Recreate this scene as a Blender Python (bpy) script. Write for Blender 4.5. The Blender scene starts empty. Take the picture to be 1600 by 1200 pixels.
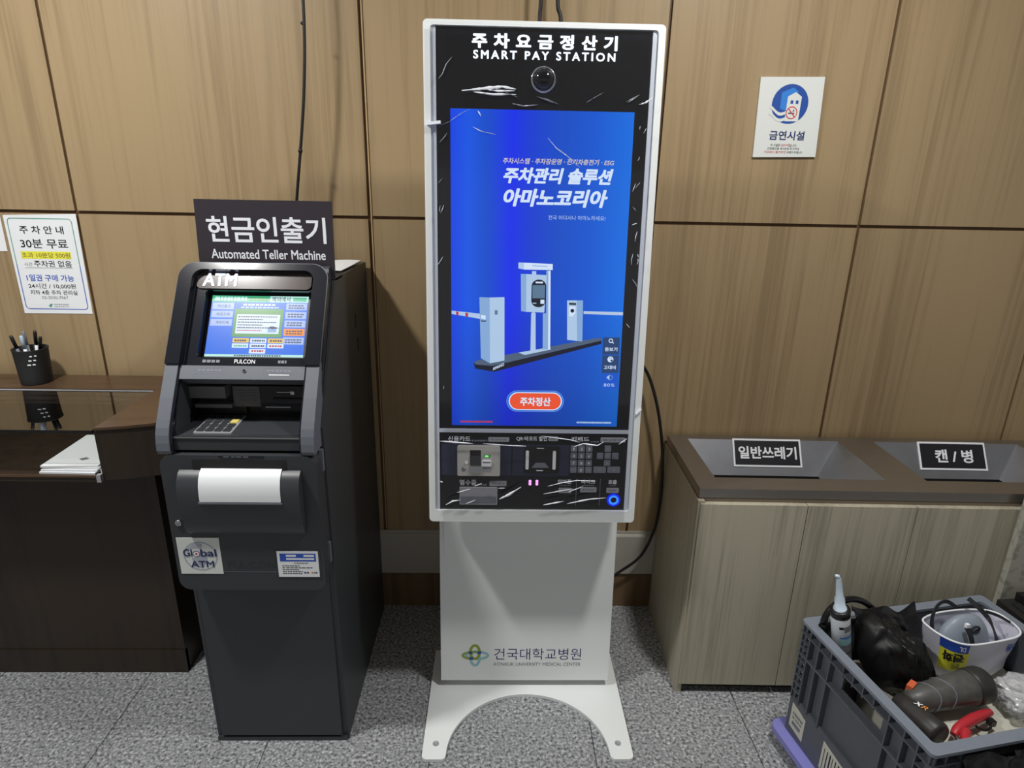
import bpy, bmesh, math, random
from mathutils import Vector, Matrix, noise

random.seed(7)
SC = bpy.context.scene
COL = SC.collection

# ------------------------------------------------------------------ camera
FPX = 980.54                       # focal length in pixels of a 1600 px wide frame
cam_d = bpy.data.cameras.new('camera')
cam_d.sensor_width = 36.0
cam_d.lens = FPX / 1600 * 36.0
cam_d.clip_start = 0.02
cam = bpy.data.objects.new('camera', cam_d)
COL.objects.link(cam)
right = Vector((0.9996, -0.0194, 0.0188)).normalized()
up = Vector((-0.0118, 0.3123, 0.9499)).normalized()
fwd = Vector((0.0243, 0.9498, -0.3119)).normalized()
up = (up - fwd * up.dot(fwd)).normalized()
right = fwd.cross(up)
M = Matrix((right, up, -fwd)).transposed().to_4x4()
M.translation = Vector((0, -1.9687, 1.515))
cam.matrix_world = M
SC.camera = cam

# ------------------------------------------------------------------ world, lamps, exposure
world = bpy.data.worlds.new('world')
SC.world = world
world.use_nodes = True
bg = world.node_tree.nodes['Background']
bg.inputs['Color'].default_value = (1.0, 0.98, 0.96, 1)
bg.inputs['Strength'].default_value = 0.27
SC.view_settings.view_transform = 'Standard'
SC.view_settings.look = 'None'
SC.view_settings.gamma = 1.0
SC.view_settings.use_curve_mapping = False
SC.view_settings.exposure = 0.0


def lamp(name, loc, power, size=0.17, color=(1.0, 0.985, 0.96)):
    d = bpy.data.lights.new(name, 'AREA')
    d.shape = 'DISK'
    d.size = size
    d.energy = power
    d.color = color
    o = bpy.data.objects.new(name, d)
    o.location = loc
    COL.objects.link(o)
    return o


lamp('ceiling_downlight', (-1.22, -1.05, 2.585), 35)
lamp('ceiling_downlight', (0.80, -1.02, 2.585), 25)
lamp('ceiling_downlight', (-3.0, -1.6, 2.585), 8)


# ------------------------------------------------------------------ materials
def L(r, g, b):
    f = lambda c: (c / 255 / 12.92) if c / 255 <= 0.04045 else ((c / 255 + 0.055) / 1.055) ** 2.4
    return (f(r), f(g), f(b), 1)


MATS = {}


def new_mat(name):
    m = bpy.data.materials.new(name)
    m.use_nodes = True
    MATS[name] = m
    nt = m.node_tree
    return m, nt, nt.nodes['Principled BSDF'], nt.nodes, nt.links


def pm(name, col, rough=0.5, metal=0.0, spec=0.5, coat=0.0, emit=None, es=0.0, noise_amt=0.0, nscale=40, bump=0.0):
    m, nt, b, N, K = new_mat(name)
    b.inputs['Base Color'].default_value = col
    b.inputs['Roughness'].default_value = rough
    b.inputs['Metallic'].default_value = metal
    b.inputs['Specular IOR Level'].default_value = spec
    b.inputs['Coat Weight'].default_value = coat
    if emit:
        b.inputs['Emission Color'].default_value = emit
        b.inputs['Emission Strength'].default_value = es
    if noise_amt or bump:
        tc = N.new('ShaderNodeTexCoord')
        n = N.new('ShaderNodeTexNoise')
        n.inputs['Scale'].default_value = nscale
        n.inputs['Detail'].default_value = 4
        K.new(tc.outputs['Object'], n.inputs['Vector'])
        if noise_amt:
            mx = N.new('ShaderNodeMix')
            mx.data_type = 'RGBA'
            mx.inputs['A'].default_value = [max(0, c * (1 - noise_amt)) for c in col[:3]] + [1]
            mx.inputs['B'].default_value = [min(1, c * (1 + noise_amt)) for c in col[:3]] + [1]
            K.new(n.outputs['Fac'], mx.inputs['Factor'])
            K.new(mx.outputs['Result'], b.inputs['Base Color'])
        if bump:
            bp = N.new('ShaderNodeBump')
            bp.inputs['Strength'].default_value = bump
            bp.inputs['Distance'].default_value = 0.002
            K.new(n.outputs['Fac'], bp.inputs['Height'])
            K.new(bp.outputs['Normal'], b.inputs['Normal'])
    return m


def em(name, col, s=1.0):
    m, nt, b, N, K = new_mat(name)
    b.inputs['Base Color'].default_value = (0.01, 0.01, 0.01, 1)
    b.inputs['Roughness'].default_value = 0.3
    b.inputs['Emission Color'].default_value = col
    b.inputs['Emission Strength'].default_value = s
    return m


def wood(name, dark, light, scale=(55, 55, 1.6), rough=0.42, pores=0.5, panel=None, tint=None):
    """vertical straight grain: stretched noise through a colour ramp"""
    m, nt, b, N, K = new_mat(name)
    tc = N.new('ShaderNodeTexCoord')
    mp = N.new('ShaderNodeMapping')
    mp.inputs['Scale'].default_value = scale
    K.new(tc.outputs['Object'], mp.inputs['Vector'])
    n1 = N.new('ShaderNodeTexNoise')
    n1.inputs['Scale'].default_value = 1.0
    n1.inputs['Detail'].default_value = 5
    n1.inputs['Roughness'].default_value = 0.62
    n1.inputs['Distortion'].default_value = 0.35
    K.new(mp.outputs['Vector'], n1.inputs['Vector'])
    mp2 = N.new('ShaderNodeMapping')
    mp2.inputs['Scale'].default_value = (scale[0] * 0.13, scale[1] * 0.13, scale[2] * 0.35)
    K.new(tc.outputs['Object'], mp2.inputs['Vector'])
    n2 = N.new('ShaderNodeTexNoise')
    n2.inputs['Scale'].default_value = 1.0
    n2.inputs['Detail'].default_value = 3
    K.new(mp2.outputs['Vector'], n2.inputs['Vector'])
    ad = N.new('ShaderNodeMath')
    ad.operation = 'MULTIPLY_ADD'
    K.new(n2.outputs['Fac'], ad.inputs[0])
    ad.inputs[1].default_value = 0.8
    K.new(n1.outputs['Fac'], ad.inputs[2])
    rp = N.new('ShaderNodeValToRGB')
    rp.color_ramp.elements[0].position = 0.62
    rp.color_ramp.elements[0].color = dark
    rp.color_ramp.elements[1].position = 1.14
    rp.color_ramp.elements[1].color = light
    rp.color_ramp.interpolation = 'EASE'
    dv = N.new('ShaderNodeMath')
    dv.operation = 'MULTIPLY'
    dv.inputs[1].default_value = 1.0
    K.new(ad.outputs[0], dv.inputs[0])
    K.new(dv.outputs[0], rp.inputs['Fac'])
    K.new(rp.outputs['Color'], b.inputs['Base Color'])
    b.inputs['Roughness'].default_value = rough
    b.inputs['Specular IOR Level'].default_value = 0.35
    bp = N.new('ShaderNodeBump')
    bp.inputs['Strength'].default_value = 0.08
    bp.inputs['Distance'].default_value = 0.001
    K.new(n1.outputs['Fac'], bp.inputs['Height'])
    K.new(bp.outputs['Normal'], b.inputs['Normal'])
    return m


wood('wall_wood', L(143, 122, 91), L(163, 141, 107), scale=(64, 64, 1.3), rough=0.45)
wood('baseboard_wood', L(98, 78, 55), L(118, 96, 70), scale=(34, 34, 1.1), rough=0.5)  # own brown, with the shade under the trunking put into it
pm('groove_wood', L(88, 62, 34), 0.6)
wood('wall_wood_lit', L(170, 142, 100), L(190, 162, 118), scale=(34, 34, 1.1), rough=0.45)
wood('dark_wood', L(40, 32, 26), L(54, 44, 35), scale=(40, 40, 2.0), rough=0.35)
wood('desk_top_wood', L(68, 51, 39), L(88, 68, 51), scale=(2.5, 45, 40), rough=0.28)
wood('pale_wood', L(152, 146, 129), L(178, 172, 152), scale=(105, 105, 2.4), rough=0.5)
pm('toe_kick', L(60, 55, 46), 0.6)
pm('rail_brown', L(112, 101, 86), 0.5)


def granite():
    m, nt, b, N, K = new_mat('floor_granite')
    tc = N.new('ShaderNodeTexCoord')
    v = N.new('ShaderNodeTexNoise')
    v.inputs['Scale'].default_value = 115
    v.inputs['Detail'].default_value = 3
    v.inputs['Roughness'].default_value = 0.7
    K.new(tc.outputs['Object'], v.inputs['Vector'])
    rp = N.new('ShaderNodeValToRGB')
    e = rp.color_ramp.elements
    e[0].position = 0.36
    e[0].color = L(66, 68, 71)
    e[1].position = 0.66
    e[1].color = L(208, 210, 212)
    k = e.new(0.45)
    k.color = L(134, 136, 139)
    k = e.new(0.56)
    k.color = L(162, 164, 166)
    K.new(v.outputs['Fac'], rp.inputs['Fac'])
    v2 = N.new('ShaderNodeTexNoise')
    v2.inputs['Scale'].default_value = 2.2
    v2.inputs['Detail'].default_value = 5
    K.new(tc.outputs['Object'], v2.inputs['Vector'])
    mr = N.new('ShaderNodeMapRange')
    mr.inputs['From Min'].default_value = 0.3
    mr.inputs['From Max'].default_value = 0.7
    mr.inputs['To Min'].default_value = 0.86
    mr.inputs['To Max'].default_value = 1.08
    K.new(v2.outputs['Fac'], mr.inputs['Value'])
    # tile joints every 0.457 m
    sp = N.new('ShaderNodeSeparateXYZ')
    K.new(tc.outputs['Object'], sp.inputs[0])

    def joint(sock, off, per, wd):
        a = N.new('ShaderNodeMath'); a.operation = 'SUBTRACT'
        K.new(sock, a.inputs[0]); a.inputs[1].default_value = off
        p = N.new('ShaderNodeMath'); p.operation = 'PINGPONG'
        K.new(a.outputs[0], p.inputs[0]); p.inputs[1].default_value = per / 2
        g = N.new('ShaderNodeMath'); g.operation = 'GREATER_THAN'
        K.new(p.outputs[0], g.inputs[0]); g.inputs[1].default_value = wd
        return g.outputs[0]
    jx = joint(sp.outputs[0], 0.7415, 0.457, 0.0016)
    jy = joint(sp.outputs[1], -0.407, 0.914, 0.0006)
    mn = N.new('ShaderNodeMath'); mn.operation = 'MULTIPLY'
    K.new(jx, mn.inputs[0]); K.new(jy, mn.inputs[1])
    jr = N.new('ShaderNodeMapRange')
    jr.inputs['To Min'].default_value = 0.22
    jr.inputs['To Max'].default_value = 1.0
    K.new(mn.outputs[0], jr.inputs['Value'])
    m1 = N.new('ShaderNodeMath'); m1.operation = 'MULTIPLY'
    K.new(mr.outputs[0], m1.inputs[0]); K.new(jr.outputs[0], m1.inputs[1])
    mx = N.new('ShaderNodeMix'); mx.data_type = 'RGBA'; mx.blend_type = 'MULTIPLY'
    mx.inputs['Factor'].default_value = 1.0
    K.new(rp.outputs['Color'], mx.inputs['A'])
    cb = N.new('ShaderNodeCombineColor')
    for i in range(3):
        K.new(m1.outputs[0], cb.inputs[i])
    K.new(cb.outputs[0], mx.inputs['B'])
    K.new(mx.outputs['Result'], b.inputs['Base Color'])
    b.inputs['Roughness'].default_value = 0.48
    b.inputs['Specular IOR Level'].default_value = 0.4


granite()
pm('ceiling_white', L(225, 225, 222), 0.8)
pm('trunking', L(178, 174, 164), 0.45)
pm('atm_body', L(54, 57, 61), 0.42, noise_amt=0.1, nscale=600)
pm('atm_fascia', L(55, 57, 61), 0.4, noise_amt=0.12, nscale=700)
pm('atm_rail', L(98, 103, 111), 0.42, noise_amt=0.06, nscale=700)
pm('atm_gloss', L(26, 28, 36), 0.14, coat=0.3)
pm('atm_cavity', L(22, 23, 26), 0.4)
pm('atm_cavity_grey', L(104, 105, 108), 0.5)
pm('atm_sign_panel', L(70, 60, 58), 0.18)
pm('key_metal', L(170, 172, 174), 0.4, 0.2)
pm('key_dark', L(70, 72, 76), 0.35, 0.4)
pm('key_yellow', L(225, 205, 110), 0.4)
pm('steel', L(190, 192, 194), 0.28, 1.0)
pm('chrome', L(225, 228, 232), 0.12, 1.0)
pm('black_plastic', L(22, 22, 25), 0.35)
pm('black_gloss', L(16, 17, 22), 0.08, coat=0.4)
pm('black_matt', L(26, 26, 28), 0.7)
pm('panel_navy', L(46, 50, 72), 0.3)
pm('white_paint', L(236, 240, 239), 0.32)
pm('white_strip', L(205, 212, 222), 0.35, 0.2)
pm('white_paper', L(238, 241, 244), 0.6)
pm('white_board', L(222, 226, 222), 0.35)
pm('paper_roll', L(232, 236, 238), 0.5)
pm('sign_dark', L(52, 47, 54), 0.4)
pm('sign_black', L(30, 28, 34), 0.4)
pm('ink_white', L(240, 243, 248), 0.5)
pm('ink_black', L(20, 20, 28), 0.55)
pm('ink_grey', L(120, 124, 130), 0.55)
pm('ink_lightgrey', L(172, 178, 188), 0.55)
pm('ink_blue', L(44, 84, 190), 0.5)
pm('ink_navy', L(28, 44, 104), 0.5)
pm('ink_skyblue', L(50, 128, 214), 0.5)
pm('ink_deepblue', L(34, 78, 160), 0.5)
pm('ink_teal', L(150, 198, 205), 0.5)
pm('ink_olive', L(146, 164, 44), 0.5)
pm('ink_green', L(92, 160, 140), 0.5)
pm('ink_red', L(206, 60, 66), 0.5)
pm('ink_yellow', L(238, 236, 62), 0.5)
pm('pen_blue', L(176, 198, 218), 0.4)
pm('ink_orange', L(240, 150, 60), 0.5)
pm('ink_brown', L(140, 120, 80), 0.5)
pm('btn_grey', L(118, 122, 134), 0.4)
pm('plate_grey', L(158, 158, 164), 0.4)
pm('reader_silver', L(200, 198, 192), 0.4, 0.2)
pm('stainless', L(158, 152, 146), 0.33, 0.85, noise_amt=0.06, nscale=30)
pm('stainless_bright', L(150, 152, 157), 0.42, 0.75, noise_amt=0.14, nscale=18)
pm('crate_plastic', L(122, 130, 142), 0.5, noise_amt=0.08, nscale=60)
pm('crate_plastic_dark', L(88, 92, 100), 0.5, noise_amt=0.1, nscale=40)
pm('lavender_plastic', L(134, 134, 204), 0.45)
pm('rubber', L(28, 28, 30), 0.7)
pm('bag_black', L(13, 13, 14), 0.5, bump=0.8, nscale=22)
pm('bag_black_gloss', L(20, 20, 22), 0.22, bump=0.5, nscale=25)
pm('tool_grey', L(84, 84, 81), 0.42, noise_amt=0.45, nscale=60)
pm('tool_dark', L(50, 49, 47), 0.45, noise_amt=0.4, nscale=60)
pm('orange_plastic', L(214, 104, 66), 0.5)
pm('red_grip', L(190, 46, 56), 0.42)
pm('bag_white', L(222, 222, 236), 0.5)
pm('shell_grey', L(142, 152, 164), 0.4)
pm('strap_black', L(30, 31, 36), 0.6)
pm('case_black', L(36, 36, 36), 0.5, bump=0.3, nscale=90)
pm('cable_black', L(20, 18, 20), 0.45)
pm('tube_white', L(226, 232, 236), 0.35)
pm('nozzle_white', L(206, 222, 236), 0.35)
pm('film_crease', L(236, 240, 248), 0.18, spec=0.8)
pm('paper_beige', L(205, 204, 190), 0.6)


def stone():
    m, nt, b, N, K = new_mat('speckled_stone')
    tc = N.new('ShaderNodeTexCoord')
    n = N.new('ShaderNodeTexNoise')
    n.inputs['Scale'].default_value = 42
    n.inputs['Detail'].default_value = 5
    K.new(tc.outputs['Object'], n.inputs['Vector'])
    rp = N.new('ShaderNodeValToRGB')
    rp.color_ramp.elements[0].position = 0.36
    rp.color_ramp.elements[0].color = L(140, 139, 128)
    rp.color_ramp.elements[1].position = 0.5
    rp.color_ramp.elements[1].color = L(168, 166, 154)
    K.new(n.outputs['Fac'], rp.inputs['Fac'])
    K.new(rp.outputs['Color'], b.inputs['Base Color'])
    b.inputs['Roughness'].default_value = 0.6


stone()


def clear(name, tint, ior, rough, gain=1.0, white=0.0, bump=0.0, bscale=30):
    """thin clear sheet: Fresnel share of gloss over a transparent sheet, plus an optional milky share"""
    m = bpy.data.materials.new(name)
    m.use_nodes = True
    MATS[name] = m
    nt = m.node_tree
    N, K = nt.nodes, nt.links
    N.clear()
    out = N.new('ShaderNodeOutputMaterial')
    tr = N.new('ShaderNodeBsdfTransparent')
    tr.inputs['Color'].default_value = tint
    gl = N.new('ShaderNodeBsdfGlossy')
    gl.inputs['Roughness'].default_value = rough
    gl.inputs['Color'].default_value = (1, 1, 1, 1)
    fr = N.new('ShaderNodeFresnel')
    fr.inputs['IOR'].default_value = ior
    mu = N.new('ShaderNodeMath')
    mu.operation = 'MULTIPLY'
    mu.use_clamp = True
    mu.inputs[1].default_value = gain
    K.new(fr.outputs[0], mu.inputs[0])
    base = tr.outputs[0]
    if white:
        df = N.new('ShaderNodeBsdfDiffuse')
        df.inputs['Color'].default_value = (0.82, 0.84, 0.87, 1)
        mw = N.new('ShaderNodeMixShader')
        mw.inputs[0].default_value = white
        K.new(tr.outputs[0], mw.inputs[1])
        K.new(df.outputs[0], mw.inputs[2])
        base = mw.outputs[0]
    if bump:
        tc = N.new('ShaderNodeTexCoord')
        n = N.new('ShaderNodeTexNoise')
        n.inputs['Scale'].default_value = bscale
        n.inputs['Detail'].default_value = 2
        K.new(tc.outputs['Object'], n.inputs['Vector'])
        bp = N.new('ShaderNodeBump')
        bp.inputs['Strength'].default_value = bump
        bp.inputs['Distance'].default_value = 0.004
        K.new(n.outputs['Fac'], bp.inputs['Height'])
        K.new(bp.outputs['Normal'], gl.inputs['Normal'])
    mx = N.new('ShaderNodeMixShader')
    K.new(mu.outputs[0], mx.inputs[0])
    K.new(base, mx.inputs[1])
    K.new(gl.outputs[0], mx.inputs[2])
    K.new(mx.outputs[0], out.inputs['Surface'])
    return m


clear('desk_glass', (0.86, 0.88, 0.87, 1), 1.5, 0.0, 1.8)
clear('thin_film', (0.98, 0.98, 0.99, 1), 1.4, 0.3, 0.5, white=0.008, bump=0.25, bscale=22)
clear('clear_bag', (0.93, 0.93, 0.93, 1), 1.5, 0.12, 1.2, white=0.55, bump=0.5, bscale=60)


def screen_blue():
    """the blue picture on the big display: smooth bands of blue across its width"""
    m, nt, b, N, K = new_mat('display_blue')
    tc = N.new('ShaderNodeTexCoord')
    sp = N.new('ShaderNodeSeparateXYZ')
    K.new(tc.outputs['Object'], sp.inputs[0])
    mr = N.new('ShaderNodeMapRange')
    mr.inputs['From Min'].default_value = -0.2115
    mr.inputs['From Max'].default_value = 0.2115
    K.new(sp.outputs[0], mr.inputs['Value'])
    rp = N.new('ShaderNodeValToRGB')
    e = rp.color_ramp.elements
    e[0].position = 0
    e[0].color = L(6, 64, 226)
    e[1].position = 1
    e[1].color = L(4, 108, 222)
    for p, c in ((0.1, (8, 84, 226)), (0.2, (4, 74, 200)), (0.34, (10, 42, 232)), (0.45, (6, 58, 208)), (0.6, (4, 74, 196)), (0.78, (2, 84, 206))):
        k = e.new(p)
        k.color = L(*c)
    K.new(mr.outputs[0], rp.inputs['Fac'])
    # darker toward the foot of the picture
    rz = N.new('ShaderNodeMapRange')
    rz.inputs['From Min'].default_value = 0.90
    rz.inputs['From Max'].default_value = 1.22
    rz.inputs['To Min'].default_value = 0.62
    rz.inputs['To Max'].default_value = 1.0
    K.new(sp.outputs[2], rz.inputs['Value'])
    mx = N.new('ShaderNodeMix')
    mx.data_type = 'RGBA'
    mx.blend_type = 'MULTIPLY'
    mx.inputs['Factor'].default_value = 1
    cb = N.new('ShaderNodeCombineColor')
    for i in range(3):
        K.new(rz.outputs[0], cb.inputs[i])
    K.new(rp.outputs['Color'], mx.inputs['A'])
    K.new(cb.outputs[0], mx.inputs['B'])
    b.inputs['Base Color'].default_value = (0.005, 0.006, 0.012, 1)
    b.inputs['Roughness'].default_value = 0.15
    K.new(mx.outputs['Result'], b.inputs['Emission Color'])
    b.inputs['Emission Strength'].default_value = 1.0


screen_blue()
em('glow_white', L(238, 246, 255), 1.5)
em('glow_atm', L(226, 232, 255), 1.25)
em('px_white', L(214, 232, 255), 0.95)
em('px_white2', L(190, 220, 252), 0.8)
em('px_orange_white', L(226, 214, 206), 0.8)
em('px_pale', L(186, 214, 250), 0.85)
em('px_shade', L(146, 186, 236), 0.8)
em('px_grey', L(84, 104, 132), 0.8)
em('px_navy', L(12, 18, 44), 0.7)
em('px_red', L(206, 54, 62), 0.8)
em('px_button', L(238, 82, 44), 0.95)
em('px_cellgrey', L(38, 70, 122), 0.8)
em('px_cellblue', L(14, 92, 218), 0.8)
em('px_steel', L(96, 130, 160), 0.8)
em('px_darkgreen', L(40, 60, 66), 0.8)
em('px_blue', L(12, 104, 226), 1.0)
em('px_green', L(70, 186, 140), 0.9)
em('px_palegreen', L(186, 236, 226), 0.95)
em('px_leaf', L(92, 158, 88), 0.9)
em('px_lilac', L(164, 188, 238), 0.95)
em('px_yellow', L(240, 196, 62), 0.9)
em('px_orange', L(248, 146, 40), 0.9)
em('px_ink', L(40, 52, 92), 0.8)
em('led_pink', L(255, 150, 255), 1.6)
em('led_blue', (0.03, 0.22, 1.0, 1), 1.3)
em('led_deep', (0.0, 0.012, 0.75, 1), 1.0)
em('led_green', L(120, 230, 90), 1.3)


# ------------------------------------------------------------------ mesh builder
class Frame:
    """local plane: origin, in-plane u and v, outward n"""
    def __init__(s, o, u, v):
        s.o = Vector(o)
        s.u = Vector(u).normalized()
        s.v = Vector(v).normalized()
        s.n = s.u.cross(s.v)

    def __call__(s, u, v, n=0.0):
        return s.o + s.u * u + s.v * v + s.n * n


WORLD_XZ = Frame((0, 0, 0), (1, 0, 0), (0, 0, 1))      # u = x, v = z, n = -y (towards the camera)
FLAT = Frame((0, 0, 0), (1, 0, 0), (0, 1, 0))          # u = x, v = y, n = z
W = {}                                                  # object -> world matrix of its space


def rrect(u0, u1, v0, v1, r, seg=5):
    pts = []
    for cx, cy, a0 in ((u1 - r, v1 - r, 0), (u0 + r, v1 - r, 90), (u0 + r, v0 + r, 180), (u1 - r, v0 + r, 270)):
        for i in range(seg + 1):
            a = math.radians(a0 + 90 * i / seg)
            pts.append((cx + r * math.cos(a), cy + r * math.sin(a)))
    return pts


def circ(cu, cv, r, seg=24, ru=None):
    return [(cu + (ru or r) * math.cos(2 * math.pi * i / seg), cv + r * math.sin(2 * math.pi * i / seg)) for i in range(seg)]


class MB:
    def __init__(s):
        s.v, s.f, s.mi, s.sm, s.mats = [], [], [], [], []

    def idx(s, mat):
        if mat not in s.mats:
            s.mats.append(mat)
        return s.mats.index(mat)

    def add(s, vs, fs, mat, smooth=False):
        o = len(s.v)
        s.v += [Vector(p) for p in vs]
        k = s.idx(mat)
        for f in fs:
            s.f.append([o + i for i in f])
            s.mi.append(k)
            s.sm.append(smooth)
        return s

    def bm(s, bm, mat, smooth=False):
        bm.verts.index_update()
        s.add([v.co.copy() for v in bm.verts], [[v.index for v in f.verts] for f in bm.faces], mat, smooth)
        bm.free()
        return s

    def poly(s, pts, n, mat, fr):
        return s.add([fr(u, v, n) for u, v in pts], [list(range(len(pts)))], mat)

    def rect(s, u0, u1, v0, v1, n, mat, fr):
        return s.poly([(u0, v0), (u1, v0), (u1, v1), (u0, v1)], n, mat, fr)

    def ring(s, outer, inner, n, mat, fr):
        k = len(outer)
        vs = [fr(u, v, n) for u, v in outer] + [fr(u, v, n) for u, v in inner]
        return s.add(vs, [[i, (i + 1) % k, k + (i + 1) % k, k + i] for i in range(k)], mat)

    def prism(s, pts, n0, n1, mat, fr, bev=0.0, seg=2, smooth=False):
        """outline in (u, v) swept from n0 (back) to n1 (front)"""
        area = sum(pts[i][0] * pts[(i + 1) % len(pts)][1] - pts[(i + 1) % len(pts)][0] * pts[i][1] for i in range(len(pts)))
        if area < 0:
            pts = pts[::-1]
        k = len(pts)
        bm = bmesh.new()
        a = [bm.verts.new(fr(u, v, n0)) for u, v in pts]
        b = [bm.verts.new(fr(u, v, n1)) for u, v in pts]
        bm.faces.new(a[::-1])
        bm.faces.new(b)
        for i in range(k):
            bm.faces.new((a[i], a[(i + 1) % k], b[(i + 1) % k], b[i]))
        if bev:
            es = [e for e in bm.edges if len(e.link_faces) == 2 and e.calc_face_angle(0) > 0.6]
            bmesh.ops.bevel(bm, geom=es, offset=bev, segments=seg, affect='EDGES', profile=0.5, clamp_overlap=True)
        return s.bm(bm, mat, smooth)

    def box(s, x0, x1, y0, y1, z0, z1, mat, bev=0.0, seg=2, fr=FLAT):
        return s.prism([(x0, y0), (x1, y0), (x1, y1), (x0, y1)], z0, z1, mat, fr, bev, seg)

    def ringprism(s, outer, inner, n0, n1, mat, fr):
        k = len(outer)
        vs = [fr(u, v, n1) for u, v in outer] + [fr(u, v, n1) for u, v in inner] + [fr(u, v, n0) for u, v in outer] + [fr(u, v, n0) for u, v in inner]
        fs = []
        for i in range(k):
            j = (i + 1) % k
            fs += [[i, j, k + j, k + i], [2 * k + j, 2 * k + i, 3 * k + i, 3 * k + j], [2 * k + i, 2 * k + j, j, i], [k + i, k + j, 3 * k + j, 3 * k + i]]
        return s.add(vs, fs, mat)

    def tube(s, path, r, mat, seg=10, smooth=True):
        path = [Vector(p) for p in path]
        n = len(path)
        rr = r if isinstance(r, (list, tuple)) else [r] * n
        vs, fs = [], []
        ref = Vector((0.31, 0.17, 0.93))
        for i, p in enumerate(path):
            t = (path[min(i + 1, n - 1)] - path[max(i - 1, 0)]).normalized()
            if i == 0:
                a = t.cross(ref).normalized()
            else:
                a = (a - t * a.dot(t)).normalized()
            b = t.cross(a)
            for k in range(seg):
                w = 2 * math.pi * k / seg
                vs.append(p + (a * math.cos(w) + b * math.sin(w)) * rr[i])
        for i in range(n - 1):
            for k in range(seg):
                j = (k + 1) % seg
                fs.append([i * seg + k, i * seg + j, (i + 1) * seg + j, (i + 1) * seg + k])
        fs.append(list(range(seg))[::-1])
        fs.append([(n - 1) * seg + k for k in range(seg)])
        return s.add(vs, fs, mat, smooth)

    def lathe(s, prof, mat, M=None, seg=24, smooth=True, cap=True):
        """profile of (radius, height) turned about local z"""
        M = M or Matrix()
        vs, fs = [], []
        for r, z in prof:
            for k in range(seg):
                w = 2 * math.pi * k / seg
                vs.append(M @ Vector((r * math.cos(w), r * math.sin(w), z)))
        for i in range(len(prof) - 1):
            for k in range(seg):
                j = (k + 1) % seg
                fs.append([i * seg + k, i * seg + j, (i + 1) * seg + j, (i + 1) * seg + k])
        s.add(vs, fs, mat, smooth)
        if cap:
            o = (len(prof) - 1) * seg
            s.add(vs[:seg], [list(range(seg))[::-1]], mat)
            s.add(vs[o:], [list(range(seg))], mat)
        return s

    def grid(s, fn, nu, nv, mat, smooth=True, closed_u=False):
        vs = [fn(i / nu, j / nv) for j in range(nv + 1) for i in range(nu + 1)]
        fs = [[j * (nu + 1) + i, j * (nu + 1) + i + 1, (j + 1) * (nu + 1) + i + 1, (j + 1) * (nu + 1) + i] for j in range(nv) for i in range(nu)]
        return s.add(vs, fs, mat, smooth)

    def text(s, body, u0, u1, v0, v1, n, mat, fr, bold=0.0, shear=0.0, space=1.0, flip=False):
        """lettering fitted to the box u0..u1 x v0..v1 of the plane"""
        vs, fs = glyphs(body, bold, shear, space)
        xs = [p[0] for p in vs]
        ys = [p[1] for p in vs]
        x0, x1, y0, y1 = min(xs), max(xs), min(ys), max(ys)
        out = []
        for x, y, ly in vs:
            a, c = (x - x0) / (x1 - x0), (y - y0) / (y1 - y0)
            if flip:
                a, c = 1 - a, 1 - c
            out.append(fr(u0 + a * (u1 - u0), v0 + c * (v1 - v0), n + ly))
        return s.add(out, fs, mat)

    def bars(s, u0, u1, v0, v1, n, mat, fr, k=6, seed=1):
        """a line of print too small to read: short dashes"""
        rnd = random.Random(seed)
        u = u0
        step = (u1 - u0) / k
        while u < u1 - step * 0.3:
            w = step * rnd.uniform(0.55, 0.9)
            s.rect(u, min(u + w, u1), v0, v1, n, mat, fr)
            u += w + step * rnd.uniform(0.12, 0.3)
        return s

    def build(s, name, parent=None, base=None, rotz=0.0):
        """one mesh object; vertices are given in world space"""
        if parent is not None:
            Mw = W[parent]
        else:
            if base is None:
                xs = [p.x for p in s.v]; ys = [p.y for p in s.v]; zs = [p.z for p in s.v]
                base = ((min(xs) + max(xs)) / 2, (min(ys) + max(ys)) / 2, min(zs))
            Mw = Matrix.Translation(base) @ Matrix.Rotation(rotz, 4, 'Z')
        inv = Mw.inverted()
        me = bpy.data.meshes.new(name)
        me.from_pydata([inv @ p for p in s.v], [], s.f)
        for m in s.mats:
            me.materials.append(MATS[m])
        me.polygons.foreach_set('material_index', s.mi)
        me.polygons.foreach_set('use_smooth', s.sm)
        me.update()
        o = bpy.data.objects.new(name, me)
        COL.objects.link(o)
        if parent is not None:
            o.parent = parent
        else:
            o.matrix_world = Mw
        W[o] = Mw
        return o


_G = {}


def glyphs(body, bold, shear, space):
    key = (body, bold, shear, space)
    if key in _G:
        return _G[key]
    c = bpy.data.curves.new('t', 'FONT')
    c.body = body
    c.size = 1
    base = 0.0 if body.isascii() else min(bold, 0.012)
    extra = bold - base
    c.offset = base
    c.shear = shear
    c.space_character = space
    c.resolution_u = 4
    o = bpy.data.objects.new('t', c)
    COL.objects.link(o)
    dg = bpy.context.evaluated_depsgraph_get()
    me = bpy.data.meshes.new_from_object(o.evaluated_get(dg))
    vs, fs = [], []
    for dx, dy in (((0, 0),) if extra <= 0 else ((0, 0), (extra, 0), (-extra, 0), (0, extra * 0.8), (0, -extra * 0.8), (extra * 0.7, extra * 0.6), (-extra * 0.7, extra * 0.6), (extra * 0.7, -extra * 0.6), (-extra * 0.7, -extra * 0.6))):
        k = len(vs)
        lay = (k // max(1, len(me.vertices))) * 0.00004
        vs += [(v.co.x + dx, v.co.y + dy, lay) for v in me.vertices]
        fs += [[k + i for i in p.vertices] for p in me.polygons]
    r = (vs, fs)
    bpy.data.objects.remove(o)
    bpy.data.curves.remove(c)
    bpy.data.meshes.remove(me)
    _G[key] = r
    return r


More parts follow.
